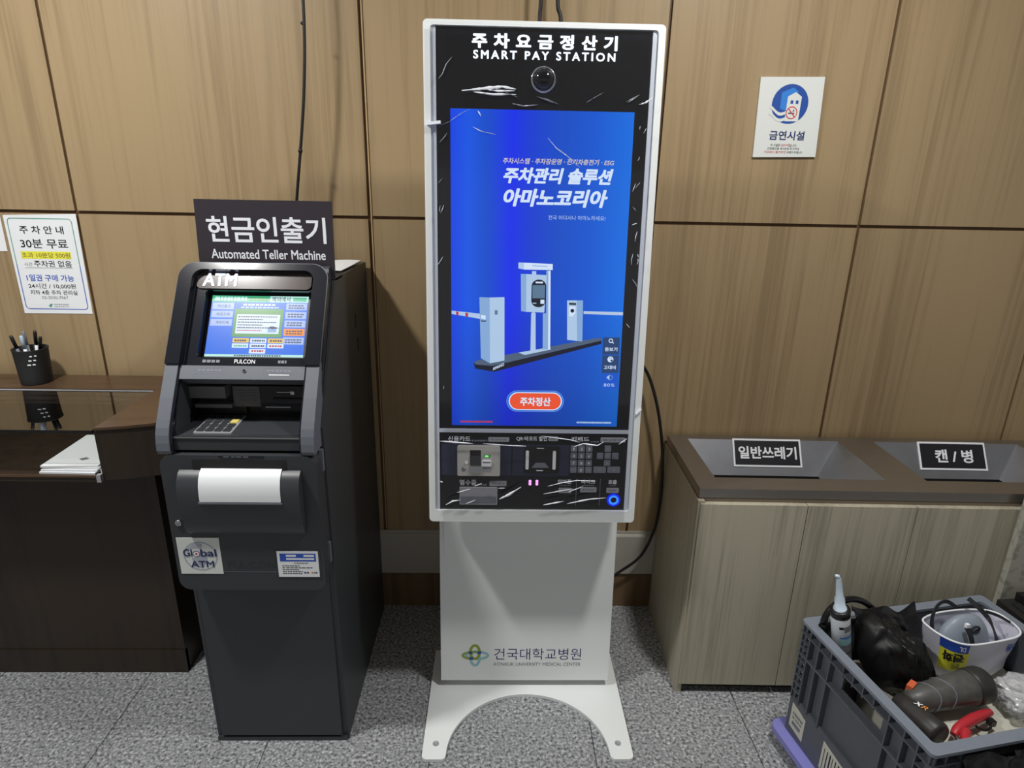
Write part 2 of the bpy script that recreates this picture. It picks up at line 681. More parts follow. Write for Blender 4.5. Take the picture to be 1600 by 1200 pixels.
def tag(o, label, cat, group=None, kind=None):
    o['label'] = label
    o['category'] = cat
    if group:
        o['group'] = group
    if kind:
        o['kind'] = kind
    return o


def struct(o):
    o['kind'] = 'structure'
    return o


def thing(name, loc, label, cat, group=None, rotz=0.0):
    o = bpy.data.objects.new(name, None)
    o.empty_display_size = 0.1
    COL.objects.link(o)
    Mw = Matrix.Translation(loc) @ Matrix.Rotation(rotz, 4, 'Z')
    o.matrix_world = Mw
    W[o] = Mw
    return tag(o, label, cat, group)


def part_label(o, t):
    o['label'] = t
    return o


# ------------------------------------------------------------------ the setting
mb = MB()
mb.box(-4.5, 4.5, -6.0, 0.02, -0.1, 0.0, 'floor_granite')
struct(mb.build('floor', base=(0, 0, 0)))

mb = MB()
mb.box(-4.5, 4.5, -6.0, 0.02, 2.6, 2.7, 'ceiling_white')
struct(mb.build('ceiling', base=(0, 0, 2.6)))

mb = MB()
mb.box(-4.5, 4.5, 0.008, 0.06, 0.0, 2.6, 'groove_wood')
xs = [-3.87, -3.0, -2.133, -1.263, -0.391, 0.472, 1.110, 1.746, 2.4, 3.2, 4.0]
for i in range(len(xs) - 1):
    a, b = xs[i] + 0.0045, xs[i + 1] - 0.0045
    if abs(xs[i] + 0.391) < 1e-3:
        a += 0.006                                     # wider joint left of the kiosk; a paler strip paints the light inside
    for z0, z1 in ((0.30, 1.388), (1.398, 2.6)):
        mb.box(a, b, 0.0, 0.0085, z0, z1, 'wall_wood', 0.0012, 1)
mb.box(-0.3875, -0.3835, 0.003, 0.0085, 0.3, 2.6, 'wall_wood_lit')
struct(mb.build('wall_back', base=(0, 0.008, 0)))

mb = MB()
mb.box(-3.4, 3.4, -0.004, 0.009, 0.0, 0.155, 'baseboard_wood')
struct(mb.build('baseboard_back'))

mb = MB()
mb.prism([(0.0, 0.146), (-0.011, 0.146), (-0.012, 0.30), (-0.009, 0.305), (-0.004, 0.307), (-0.004, 0.318), (0, 0.318)], -3.4, 3.4, 'trunking',
         Frame((0, 0, 0), (0, 1, 0), (0, 0, 1)))
struct(mb.build('trim_1'))

# ------------------------------------------------------------------ cash machine
XA = -0.588
atm = thing('cash_machine', (XA, -0.30, 0), 'dark grey cash machine with lit blue screen standing left of the white kiosk', 'cash machine')
YZ = Frame((XA, 0, 0), (0, -1, 0), (0, 0, 1))           # u = depth towards the camera, v = height, n = -x side
mb = MB()
mb.prism([(0.016, 0.0), (0.585, 0.0), (0.595, 0.90), (0.47, 0.91), (0.47, 1.06), (0.325, 1.267), (0.016, 1.262)], -0.176, 0.176, 'atm_body', YZ, 0.002)
for n0_, n1_ in ((-0.182, -0.1755), (0.1755, 0.182)):
    mb.prism([(0.016, 0.0), (0.585, 0.0), (0.597, 0.95), (0.395, 1.268), (0.016, 1.262)], n0_, n1_, 'atm_body', YZ, 0.0015)
mb.prism([(0.32, 1.262), (0.393, 1.263), (0.393, 1.268), (0.32, 1.267)], -0.182, 0.182, 'atm_body', YZ)
body = mb.build('cabinet', atm)
mb = MB()
mb.box(XA - 0.166, XA + 0.166, -0.595, -0.58, 0.022, 0.60, 'atm_body', 0.002)
door = mb.build('lower_door', atm)
mb = MB()
mb.box(XA - 0.180, XA + 0.180, -0.593, -0.57, 0.0, 0.014, 'atm_body', 0.002)
mb.build('base_strip', atm)
# two dark slots low on the cabinet's right flank
for y, z in ((-0.20, 1.12), (-0.185, 1.045)):
    mb = MB()
    mb.box(XA + 0.1815, XA + 0.1828, y - 0.006, y + 0.006, z - 0.02, z + 0.02, 'black_matt')
    mb.build('side_slot', atm)
for z in (0.845, 0.595):
    mb = MB()
    mb.box(XA + 0.172, XA + 0.1805, -0.612, -0.600, z, z + 0.055, 'atm_rail', 0.001)
    part_label(mb.build('hinge_strip', atm), 'pale metal hinge strip')

AF = Frame((XA, -0.62, 1.0), (1, 0, 0), (0, 0.554, 0.8325))     # slanted face of the head
# head shell behind the face
mb = MB()
mb.prism([(0.36, 1.268), (0.404, 1.300), (0.414, 1.295), (0.608, 1.0), (0.630, 0.955), (0.630, 0.907), (0.56, 0.907), (0.56, 0.96), (0.40, 1.24)], -0.174, -0.141, 'atm_body', YZ)
mb.prism([(0.36, 1.268), (0.404, 1.300), (0.414, 1.295), (0.608, 1.0), (0.630, 0.955), (0.630, 0.907), (0.56, 0.907), (0.56, 0.96), (0.40, 1.24)], 0.141, 0.174, 'atm_body', YZ)
mb.prism([(-0.142, 0.345), (0.142, 0.345), (0.142, 0.366), (-0.142, 0.366)], -0.05, 0.0, 'atm_body', AF)
mb.build('head_shell', atm)


def uring(v0, top):
    """inverted-U outline pairs: outer and inner loops of the face rails above v0"""
    o = [(-0.176, v0)]
    for i in range(9):
        a = math.radians(180 - 90 * i / 8)
        o.append((-0.138 + 0.038 * math.cos(a), 0.325 + 0.038 * math.sin(a)))
    for i in range(9):
        a = math.radians(90 - 90 * i / 8)
        o.append((0.138 + 0.038 * math.cos(a), 0.325 + 0.038 * math.sin(a)))
    o.append((0.176, v0))
    q = [(-0.144, v0)]
    for i in range(9):
        a = math.radians(180 - 90 * i / 8)
        q.append((-0.120 + 0.024 * math.cos(a), 0.322 + 0.024 * math.sin(a)))
    for i in range(9):
        a = math.radians(90 - 90 * i / 8)
        q.append((0.120 + 0.024 * math.cos(a), 0.322 + 0.024 * math.sin(a)))
    q.append((0.144, v0))
    return o, q


mb = MB()
o_, q_ = uring(0.108, 0.363)
k = len(o_)
vs = [AF(u, v, 0.010) for u, v in o_] + [AF(u, v, 0.010) for u, v in q_] + [AF(u, v, -0.03) for u, v in o_] + [AF(u * 0.972, v - 0.003, -0.03) for u, v in q_]
fs = []
for i in range(k - 1):
    j = i + 1
    fs += [[j, i, k + i, k + j], [i, j, 2 * k + j, 2 * k + i], [k + j, k + i, 3 * k + i, 3 * k + j]]
fs += [[0, 2 * k, 3 * k, k], [k - 1, 2 * k - 1, 4 * k - 1, 3 * k - 1]]
mb.add(vs, fs, 'atm_gloss')
# thin silver edging round the head
ed = [AF(u * 1.004, v + 0.001, 0.006) for u, v in o_]
mb.tube(ed, 0.0022, 'atm_rail', 6)
bez = mb.build('face_surround', atm)
# lower grey rails, bending to the vertical at the shelf
for sgn in (-1, 1):
    mb = MB()
    pr = [(0.545, 1.0957), (0.559, 1.1005), (0.5895, 1.055), (0.6085, 1.027), (0.6245, 1.002), (0.6365, 0.983), (0.6460, 0.967), (0.6525, 0.951), (0.6560, 0.933), (0.6572, 0.915), (0.655, 0.907), (0.56, 0.907), (0.56, 1.05)]
    a, b = (0.147, 0.1765)
    mb.prism(pr, -b * sgn if sgn > 0 else a, -a * sgn if sgn > 0 else b, 'atm_rail', YZ)
    inr = [(d - 0.004, z - 0.001) for d, z in pr]
    mb.prism(inr, -0.1475 * sgn if sgn > 0 else 0.1425, -0.1425 * sgn if sgn > 0 else 0.1475, 'atm_gloss', YZ)
    mb.build('side_rail', atm)
# lit header panel
mb = MB()
mb.prism(rrect(-0.139, 0.136, 0.303, 0.3575, 0.012), -0.05, -0.006, 'atm_sign_panel', AF)
mb.text('ATM', -0.124, -0.0425, 0.3085, 0.3425, -0.005, 'glow_atm', AF, bold=0.034)
part_label(mb.build('header_panel', atm), 'dark header panel with lit white ATM lettering')
# screen bezel and display
mb = MB()
mb.ringprism(rrect(-0.1425, 0.1425, 0.107, 0.305, 0.004), rrect(-0.1155, 0.1365, 0.130, 0.3005, 0.006), -0.035, -0.010, 'atm_gloss', AF)
mb.text('PULCON', -0.026, 0.022, 0.1155, 0.1255, -0.009, 'ink_white', AF, bold=0.012)
mb.bars(-0.10, -0.06, 0.117, 0.124, -0.009, 'btn_grey', AF, 3, 4)
mb.bars(0.075, 0.095, 0.117, 0.124, -0.009, 'btn_grey', AF, 2, 4)
mb.build('screen_bezel', atm)
mb = MB()
S = Frame(AF(-0.1075, 0.1385, -0.030), AF.u, AF.v)
SW, SH = 0.233, 0.1565


def st(s0, s1, t0, t1, mat, lay=1):
    mb.rect(s0 * SW, s1 * SW, (1 - t1) * SH, (1 - t0) * SH, 0.0002 * lay, mat, S)


mb.prism([(-0.006, -0.006), (SW + 0.006, -0.006), (SW + 0.006, SH + 0.006), (-0.006, SH + 0.006)], -0.012, -0.0002, 'black_plastic', S)
st(0, 1, 0, 1, 'px_blue', 0)
st(0, 1, 0, 0.105, 'px_green')
st(0.60, 1, 0, 0.105, 'px_palegreen', 2)
st(0.03, 0.08, 0.02, 0.085, 'px_palegreen', 2)
st(0.84, 0.98, 0.025, 0.085, 'px_green', 3)
mb.bars(0.09 * SW, 0.36 * SW, 0.915 * SH, 0.98 * SH, 0.0006, 'px_palegreen', S, 7, 3)
mb.bars(0.38 * SW, 0.57 * SW, 0.92 * SH, 0.975 * SH, 0.0006, 'px_leaf', S, 4, 3)
mb.text('해외에서', 0.62 * SW, 0.81 * SW, 0.905 * SH, 0.985 * SH, 0.0007, 'px_ink', S, bold=0.02)
for t0, w in ((0.12, '예금출금'), (0.255, '예금조회'), (0.392, '계좌이체')):
    st(0.015, 0.235, t0, t0 + 0.11, 'px_lilac')
    mb.text(w, 0.065 * SW, 0.20 * SW, (1 - t0 - 0.08) * SH, (1 - t0 - 0.03) * SH, 0.0005, 'px_ink', S)
for i, (t0, m) in enumerate(((0.115, 'px_lilac'), (0.26, 'px_lilac'), (0.40, 'px_lilac'), (0.538, 'px_orange'), (0.678, 'px_lilac'))):
    st(0.775, 0.99, t0, t0 + 0.115, m)
    mb.bars(0.80 * SW, 0.965 * SW, (1 - t0 - 0.05) * SH, (1 - t0 - 0.03) * SH, 0.0005, 'px_ink', S, 5, i)
    mb.bars(0.80 * SW, 0.965 * SW, (1 - t0 - 0.09) * SH, (1 - t0 - 0.07) * SH, 0.0005, 'px_ink', S, 5, i + 9)
mb.bars(0.33 * SW, 0.68 * SW, 0.835 * SH, 0.865 * SH, 0.0004, 'px_white', S, 8, 2)
mb.bars(0.31 * SW, 0.70 * SW, 0.795 * SH, 0.815 * SH, 0.0004, 'px_white', S, 9, 5)
st(0.25, 0.755, 0.215, 0.68, 'px_leaf')
st(0.28, 0.725, 0.31, 0.625, 'px_white', 2)
for i, t0 in enumerate((0.34, 0.385, 0.43, 0.475, 0.52, 0.565)):
    mb.bars(0.295 * SW, (0.70 if i % 2 == 0 else 0.55) * SW, (1 - t0 - 0.018) * SH, (1 - t0) * SH, 0.0006, 'px_ink' if i < 5 else 'px_red', S, 16, i)
st(0.61, 0.70, 0.53, 0.60, 'px_shade', 3)
mb.poly([(0.60 * SW, 0.47 * SH), (0.65 * SW, 0.50 * SH), (0.73 * SW, 0.47 * SH), (0.66 * SW, 0.45 * SH)], 0.0009, 'px_ink', S)
for r, row in enumerate((('px_yellow', 'px_white', 'px_yellow'), ('px_white', 'px_white', 'px_white'))):
    for c, m in enumerate(row):
        s0, t0 = 0.265 + 0.18 * c, 0.70 + 0.085 * r
        st(s0, s0 + 0.165, t0, t0 + 0.072, m)
        mb.bars((s0 + 0.02) * SW, (s0 + 0.15) * SW, (1 - t0 - 0.052) * SH, (1 - t0 - 0.024) * SH, 0.0005, ('px_ink', 'px_ink', 'px_ink', 'px_green', 'px_ink', 'px_red')[r * 3 + c], S, 5, r * 3 + c)
st(0.445, 0.61, 0.872, 0.945, 'px_white')
mb.bars(0.47 * SW, 0.59 * SW, 0.08 * SH, 0.11 * SH, 0.0005, 'px_red', S, 4, 8)
st(0, 1, 0.962, 1, 'px_palegreen', 2)
mb.bars(0.3 * SW, 0.78 * SW, 0.008 * SH, 0.03 * SH, 0.0008, 'px_ink', S, 18, 8)
part_label(mb.build('display', atm), 'lit touch screen with a blue bank menu')
# grey strip below the screen
mb = MB()
mb.prism([(-0.1435, 0.074), (0.1435, 0.074), (0.1435, 0.1065), (-0.1435, 0.1065)], -0.04, 0.001, 'atm_rail', AF, 0.001)
for u0, u1 in ((-0.112, -0.040), (0.046, 0.119)):
    mb.ring(rrect(u0, u1, 0.088, 0.103, 0.001, 1), rrect(u0 + 0.001, u1 - 0.001, 0.089, 0.102, 0.001, 1), 0.0014, 'btn_grey', AF)
    mb.bars(u0 + 0.01, u1 - 0.008, 0.0925, 0.098, 0.0014, 'btn_grey', AF, 5, 3)
mb.rect(0.061, 0.108, 0.0845, 0.0865, 0.0014, 'ink_white', AF)
strip = mb.build('label_strip', atm)
mb = MB()
mb.prism(circ(0.004, 0.0945, 0.0042, 20), 0.0, 0.0035, 'chrome', AF)
mb.poly(circ(0.004, 0.0945, 0.0022, 16), 0.0037, 'black_gloss', AF)
part_label(mb.build('camera_lens', strip), 'tiny chrome-ringed lens')
# alcove: back wall, shelf, devices
mb = MB()
mb.box(XA - 0.145, XA + 0.145, -0.50, -0.485, 0.93, 1.10, 'atm_cavity')
mb.box(XA - 0.146, XA - 0.142, -0.552, -0.485, 0.93, 1.07, 'atm_cavity')
mb.box(XA + 0.142, XA + 0.146, -0.552, -0.485, 0.93, 1.07, 'atm_cavity')
mb.build('alcove', atm)
mb = MB()
mb.box(XA - 0.143, XA + 0.143, -0.642, -0.486, 0.912, 0.944, 'atm_fascia', 0.002)
mb.box(XA - 0.143, XA + 0.143, -0.6445, -0.640, 0.9415, 0.9455, 'steel', 0.0008)
mb.prism([(XA + 0.0, -0.63), (XA + 0.135, -0.63), (XA + 0.125, -0.515), (XA + 0.02, -0.515)], 0.944, 0.9452, 'atm_body', FLAT)
shelf = mb.build('keypad_shelf', atm)
mb = MB()
KP = [(-0.694, -0.624), (-0.608, -0.624), (-0.616, -0.512), (-0.702, -0.512)]
mb.prism(KP, 0.944, 0.9475, 'key_metal', FLAT, 0.001)
pad = part_label(mb.build('keypad', atm), 'metal keypad plate')


def kp(a, c):
    x0 = KP[0][0] + (KP[3][0] - KP[0][0]) * c
    y0 = KP[0][1] + (KP[3][1] - KP[0][1]) * c
    return x0 + 0.086 * a, y0


for r in range(4):
    for c in range(4):
        mb = MB()
        a0, c0 = 0.05 + c * 0.235, 0.05 + r * 0.235
        pts = [kp(a0, c0), kp(a0 + 0.19, c0), kp(a0 + 0.19, c0 + 0.18), kp(a0, c0 + 0.18)]
        mb.prism(pts, 0.947, 0.950, 'key_yellow' if (r, c) == (2, 3) else 'key_dark', FLAT, 0.0008)
        ky = mb.build('key', pad)
        if (r, c) == (2, 3):
            part_label(ky, 'yellow key')
mb = MB()
mb.box(XA - 0.142, XA - 0.057, -0.545, -0.495, 1.003, 1.032, 'atm_cavity_grey', 0.002)
mb.box(XA - 0.134, XA - 0.055, -0.512, -0.495, 0.984, 1.003, 'black_matt')
mb.box(XA - 0.140, XA - 0.052, -0.530, -0.495, 0.973, 0.982, 'atm_cavity_grey', 0.002)
mb.box(XA - 0.11, XA - 0.025, -0.512, -0.495, 0.952, 0.970, 'atm_cavity', 0.004)
mb.build('receipt_slot', atm)
mb = MB()
mb.box(XA - 0.052, XA + 0.016, -0.516, -0.495, 0.972, 1.024, 'atm_cavity_grey', 0.002)
for r in range(5):
    for c in range(8):
        mb.poly(circ(XA - 0.036 + c * 0.0052 + (r % 2) * 0.0026, 1.014 - r * 0.0062, 0.0013, 8), 0.5163, 'black_matt', WORLD_XZ)
mb.build('speaker_grille', atm)
mb = MB()
mb.box(XA + 0.018, XA + 0.136, -0.53, -0.495, 0.968, 1.03, 'black_gloss', 0.006)
mb.box(XA + 0.05, XA + 0.118, -0.536, -0.529, 0.995, 1.0, 'black_plastic', 0.001)
mb.box(XA + 0.03, XA + 0.09, -0.534, -0.529, 0.976, 0.979, 'steel', 0.0005)
mb.box(XA + 0.093, XA + 0.102, -0.534, -0.529, 1.010, 1.018, 'chrome', 0.001)
mb.box(XA + 0.060, XA + 0.093, -0.533, -0.529, 1.0145, 1.0165, 'steel', 0.0005)
mb.build('card_reader', atm)
# lower fascia
mb = MB()
mb.prism(rrect(-0.1765, 0.1765, 0.5455, 0.9045, 0.028), -0.10, 0.0, 'atm_fascia', Frame((XA, -0.655, 0), (1, 0, 0), (0, 0, 1)), 0.012, 4, False)
fas = mb.build('lower_fascia', atm)
FB = Frame((XA, -0.655, 0), (1, 0, 0), (0, 0, 1))
mb = MB()
mb.prism(rrect(-0.042, 0.061, 0.9005, 0.9085 - 0.0045, 0.0015), -0.006, 0.0012, 'black_gloss', FB)
mb.bars(-0.03, 0.03, 0.9013, 0.9033, 0.0016, 'ink_grey', FB, 4, 2)
mb.build('indicator_window', fas)
mb = MB()
mb.prism(rrect(-0.103, 0.111, 0.867, 0.8945, 0.004), -0.006, 0.0006, 'black_matt', FB)
mb.build('paper_slot', fas)
mb = MB()
mb.text('PULCON', -0.055, 0.058, 0.608, 0.626, 0.0007, 'atm_body', FB, bold=0.0)
mb.rect(-0.066, 0.062, 0.5965, 0.5985, 0.0007, 'atm_rail', FB)
part_label(mb.build('embossed_mark', fas), 'raised dark lettering')
# bulging printer cover with a strip of white paper
prof = [(0.652, 0.870), (0.664, 0.864), (0.674, 0.852), (0.680, 0.836), (0.6825, 0.818), (0.6825, 0.795), (0.679, 0.765), (0.6735, 0.738), (0.666, 0.716), (0.6545, 0.701)]
mb = MB()


def cover(x0, x1, off, mat, sub=None, taper=0.0):
    pr = sub or prof
    vs, fs = [], []
    for (d, z) in pr:
        vs += [Vector((x0, -d - off, z)), Vector((x1, -d - off, z))]
    for i in range(len(pr) - 1):
        fs.append([2 * i, 2 * i + 2, 2 * i + 3, 2 * i + 1])
    mb.add(vs, fs, mat, True)
    n = len(pr)
    mb.add([Vector((x0, -d - off, z)) for d, z in pr], [list(range(n))], mat)
    mb.add([Vector((x1, -d - off, z)) for d, z in pr], [list(range(n))[::-1]], mat)


cover(XA - 0.134, XA + 0.141, 0.0, 'atm_fascia')
cov = mb.build('printer_cover', fas)
mb = MB()
cover(XA - 0.084, XA + 0.099, 0.0018, 'paper_roll', [(0.653, 0.873), (0.664, 0.867), (0.674, 0.855), (0.680, 0.838), (0.6825, 0.818), (0.6825, 0.802)])
part_label(mb.build('receipt_paper', fas), 'strip of white paper curling over the cover')
mb = MB()
mb.box(XA - 0.087, XA + 0.102, -0.6858, -0.679, 0.797, 0.8005, 'atm_rail', 0.001)
mb.build('paper_guide', cov)
mb = MB()
Mk = Matrix.Translation(FB(-0.1545, 0.7315, 0)) @ Matrix.Rotation(math.pi / 2, 4, 'X')
mb.lathe([(0.0, 0.0), (0.0075, 0.0), (0.0075, 0.004), (0.0055, 0.005), (0.005, 0.003), (0.0028, 0.003), (0.0028, 0.0045), (0.0001, 0.0045)], 'steel', Mk, 24)
part_label(mb.build('keyhole', fas), 'round steel key lock')
mb = MB()
mb.prism([(-0.1675, 0.5918), (-0.0672, 0.5918), (-0.0672, 0.691), (-0.1675, 0.691)], 0.0, 0.0012, 'white_board', FB)
gx, gz = -0.1155, 0.641
mb.ring(circ(gx, gz, 0.040, 40), circ(gx, gz, 0.0365, 40), 0.0014, 'ink_lightgrey', FB)
mb.poly([(gx - 0.030, gz + 0.02), (gx - 0.01, gz + 0.036), (gx + 0.008, gz + 0.034), (gx + 0.004, gz + 0.022), (gx - 0.014, gz + 0.020)], 0.0014, 'ink_lightgrey', FB)
mb.poly([(gx - 0.022, gz - 0.006), (gx + 0.018, gz + 0.006), (gx + 0.014, gz - 0.012), (gx + 0.002, gz - 0.034), (gx - 0.016, gz - 0.028)], 0.0014, 'ink_lightgrey', FB)
mb.text('Gl', -0.1555, -0.1345, 0.6405, 0.6605, 0.0018, 'ink_navy', FB, bold=0.02)
mb.text('bal', -0.115, -0.077, 0.6405, 0.6605, 0.0018, 'ink_navy', FB, bold=0.02)
mb.poly(circ(-0.1245, 0.6475, 0.0085, 24), 0.0017, 'ink_navy', FB)
mb.poly(circ(-0.1245, 0.6475, 0.0068, 24), 0.0019, 'white_paper', FB)
mb.poly(circ(-0.1245, 0.6475, 0.003, 20), 0.0021, 'ink_red', FB)
mb.text('ATM', -0.1415, -0.086, 0.6105, 0.6285, 0.0018, 'ink_navy', FB, bold=0.012)
part_label(mb.build('round_globe_sticker', fas), 'square white sticker reading Global ATM over a grey globe')
mb = MB()
mb.prism([(0.0625, 0.581), (0.168, 0.581), (0.168, 0.659), (0.0625, 0.659)], 0.0, 0.001, 'atm_body', FB)
mb.prism([(0.0655, 0.5845), (0.1635, 0.5845), (0.1635, 0.6555), (0.0655, 0.6555)], 0.0, 0.0018, 'white_paper', FB)
mb.rect(0.072, 0.158, 0.628, 0.650, 0.0020, 'ink_blue', FB)
mb.rect(0.087, 0.111, 0.641, 0.6465, 0.0022, 'white_paper', FB)
mb.rect(0.129, 0.154, 0.641, 0.6465, 0.0022, 'white_paper', FB)
mb.rect(0.087, 0.154, 0.6325, 0.6375, 0.0022, 'white_paper', FB)
mb.bars(0.105, 0.138, 0.6215, 0.6245, 0.0020, 'ink_grey', FB, 5, 1)
for i in range(5):
    mb.bars(0.076, (0.12, 0.148, 0.118, 0.124, 0.124)[i], 0.6145 - i * 0.0054, 0.6170 - i * 0.0054, 0.0020, 'ink_black', FB, 7, i)
mb.bars(0.127, 0.142, 0.5945, 0.5985, 0.0020, 'ink_navy', FB, 2, 3)
mb.poly(circ(0.147, 0.5965, 0.003, 12), 0.0020, 'ink_orange', FB)
mb.bars(0.151, 0.161, 0.5945, 0.5985, 0.0020, 'ink_navy', FB, 2, 3)
part_label(mb.build('contact_sticker', fas), 'white sticker with blue table and small print')

# sign board standing on the machine
mb = MB()
SB = Frame((0, -0.40, 0), (1, 0, 0), (0, 0, 1))
mb.prism([(-0.733, 1.270), (-0.4035, 1.270), (-0.4, 1.4535), (-0.7265, 1.4535)], -0.005, 0.0, 'sign_dark', SB, 0.001)
mb.text('현금인출기', -0.703, -0.418, 1.3535, 1.4155, 0.0004, 'ink_white', SB, bold=0.018)
mb.text('Automated Teller Machine', -0.700, -0.423, 1.3145, 1.3375, 0.0004, 'ink_white', SB, bold=0.016)
tag(mb.build('sign_board', base=(-0.567, -0.40, 1.27)), 'dark sign board with white lettering standing on top of the cash machine', 'sign')
mb = MB()


def sheet(u, v):
    return Vector((-0.52 + 0.10 * u + 0.012 * v, -0.275 + 0.20 * v, 1.2685 + 0.004 * math.sin(u * 2.4) + 0.003 * v * v))


mb.grid(sheet, 6, 6, 'white_paper')
mb.grid(lambda u, v: sheet(u, v) - Vector((0, 0, 0.0012)), 6, 6, 'white_paper')
mb.bars(-0.50, -0.44, -0.10, -0.097, 1.2722, 'ink_grey', FLAT, 5, 2)
tag(mb.build('paper_sheet'), 'white paper sheet lying on top of the cash machine behind its sign', 'paper')

# ------------------------------------------------------------------ white pay kiosk
XK = 0.0975
kiosk = thing('payment_kiosk', (XK, -0.42, 0), 'tall white parking payment kiosk with large blue screen', 'kiosk')
K_ = Frame((XK, -0.504, 0.652), (1, 0, 0), (0, 0.0877, 0.99615))   # leaning front of the head
P_ = Frame((XK, -0.408, 0.025), (1, 0, 0), (0, 0.0846, 0.9964))    # leaning front of the column
# base plate
out = [(-0.193, -0.25), (0.388, -0.25)]
bp = [(-0.193, -0.652), (-0.1895, -0.660), (-0.181, -0.664), (-0.137, -0.664), (-0.1305, -0.660), (-0.128, -0.652)]
arch = []
for i in range(33):
    a = math.radians(180 - 180 * i / 32)
    arch.append((0.0985 + 0.2265 * math.cos(a), -0.650 + 0.212 * math.sin(a)))
fr_ = [(0.325, -0.652), (0.3275, -0.660), (0.334, -0.665), (0.376, -0.665), (0.3845, -0.661), (0.388, -0.652)]
loop = [(-0.193, -0.25)] + bp + arch[1:-1] + fr_ + [(0.388, -0.25)]
mb = MB()
mb.prism(loop, 0.001, 0.011, 'white_paint', FLAT, 0.001, 1)
plate = mb.build('base_plate', kiosk)
for x in (-0.158, 0.352):
    mb = MB()
    mb.lathe([(0.0, 0.0), (0.0085, 0.0), (0.0085, 0.0016), (0.0065, 0.0018), (0.006, 0.0007), (0.0001, 0.0007)], 'plate_grey', Matrix.Translation((x, -0.6145, 0.0108)), 20)
    mb.build('bolt_hole', plate)
# column
mb = MB()
mb.prism([(0.0, 0.0115), (0.0, 0.64), (-0.10, 0.64), (-0.10, 0.0115)], -0.245, 0.245, 'white_paint', Frame((XK, -0.370, 0), (0, -1, 0), (0, 0, 1)))
col_ = mb.build('column', kiosk)
mb = MB()
mb.prism([(-0.2585, 0.011), (0.2585, 0.011), (0.2585, 0.62), (-0.2585, 0.62)], -0.025, 0.0, 'white_paint', P_, 0.0025)
cp = mb.build('column_cover', kiosk)
mb = MB()


def oval_ring(cu, cv, ru, rv, w, mat, n):
    a = [(cu + ru * math.cos(t), cv + rv * math.sin(t)) for t in [2 * math.pi * i / 36 for i in range(36)]]
    b = [(cu + (ru - w) * math.cos(t), cv + (rv - w) * math.sin(t)) for t in [2 * math.pi * i / 36 for i in range(36)]]
    mb.ring(a, b, n, mat, P_)


oval_ring(-0.148, 0.0985, 0.0375, 0.0165, 0.0085, 'ink_teal', 0.0003)
oval_ring(-0.154, 0.088, 0.0175, 0.0285, 0.0085, 'ink_teal', 0.0004)
oval_ring(-0.1545, 0.110, 0.0180, 0.0275, 0.0085, 'ink_olive', 0.0005)
half = [math.radians(70 + 200 * i / 20) for i in range(21)]
a = [(-0.159 + 0.036 * math.cos(t), 0.0985 + 0.0155 * math.sin(t)) for t in half]
b = [(-0.159 + 0.0285 * math.cos(t), 0.0985 + 0.009 * math.sin(t)) for t in half]
mb.add([P_(u, v, 0.0006) for u, v in a] + [P_(u, v, 0.0006) for u, v in b], [[i, i + 1, 22 + i, 21 + i] for i in range(20)], 'ink_olive')
for u, v in ((-0.168, 0.1085), (-0.141, 0.1085), (-0.166, 0.088)):
    mb.rect(u - 0.0055, u + 0.0055, v - 0.0045, v + 0.0045, 0.0007, 'ink_deepblue', P_)
mb.text('건국대학교병원', -0.0955, 0.1715, 0.0835, 0.1235, 0.0004, 'ink_navy', P_, bold=-0.004)
mb.text('KONKUK UNIVERSITY MEDICAL CENTER', -0.0955, 0.1715, 0.0625, 0.0735, 0.0004, 'ink_grey', P_, bold=0.0)
part_label(mb.build('hospital_emblem', cp), 'blue lettering beside an olive and teal loop emblem')

# head shell
mb = MB()
mb.prism(rrect(-0.27, 0.27, 0.0, 1.197, 0.010), -0.085, -0.012, 'white_paint', K_, 0.004)
mb.ringprism(rrect(-0.27, 0.27, 0.0, 1.197, 0.010), rrect(-0.2545, 0.2545, 0.0315, 1.1855, 0.008), -0.014, 0.004, 'white_paint', K_)
head = mb.build('head_frame', kiosk)
for s_ in (-1, 1):
    mb = MB()
    mb.prism(rrect(min(s_ * 0.2425, s_ * 0.2545), max(s_ * 0.2425, s_ * 0.2545), 0.032, 1.185, 0.002), -0.012, 0.0, 'white_strip', K_, 0.001, 1)
    mb.build('side_trim', head)
mb = MB()
mb.prism(rrect(-0.2425, 0.2425, 0.2445, 0.2535, 0.001, 1), -0.01, 0.0005, 'white_strip', K_)
mb.build('cross_trim', head)
# glass front of the display half
mb = MB()
mb.prism(rrect(-0.2425, 0.2425, 0.2535, 1.185, 0.001, 1), -0.011, -0.004, 'black_gloss', K_)
mb.text('주차요금정산기', -0.1622, 0.1645, 1.1425, 1.1735, -0.0035, 'glow_white', K_, bold=0.045, space=1.75)
mb.text('SMART PAY STATION', -0.159, 0.161, 1.1205, 1.1385, -0.0035, 'glow_white', K_, bold=0.034, space=1.4)
glass = part_label(mb.build('front_glass', kiosk), 'black glass with lit white lettering')
mb = MB()
Md = Matrix.Translation(K_(0.0, 1.080, -0.004)) @ Matrix((K_.u, K_.v, K_.n)).transposed().to_4x4()
mb.lathe([(0.0285, 0.0), (0.0285, 0.003), (0.0262, 0.0045), (0.0240, 0.004)], 'chrome', Md, 40, cap=False)
part_label(mb.build('dome_ring', glass), 'chrome ring')
mb = MB()
mb.lathe([(0.0245 * math.cos(math.radians(a)), 0.003 + 0.020 * math.sin(math.radians(a))) for a in range(0, 90, 6)] + [(0.0001, 0.023)], 'black_gloss', Md, 40, cap=False)
mb.build('camera_dome', glass)

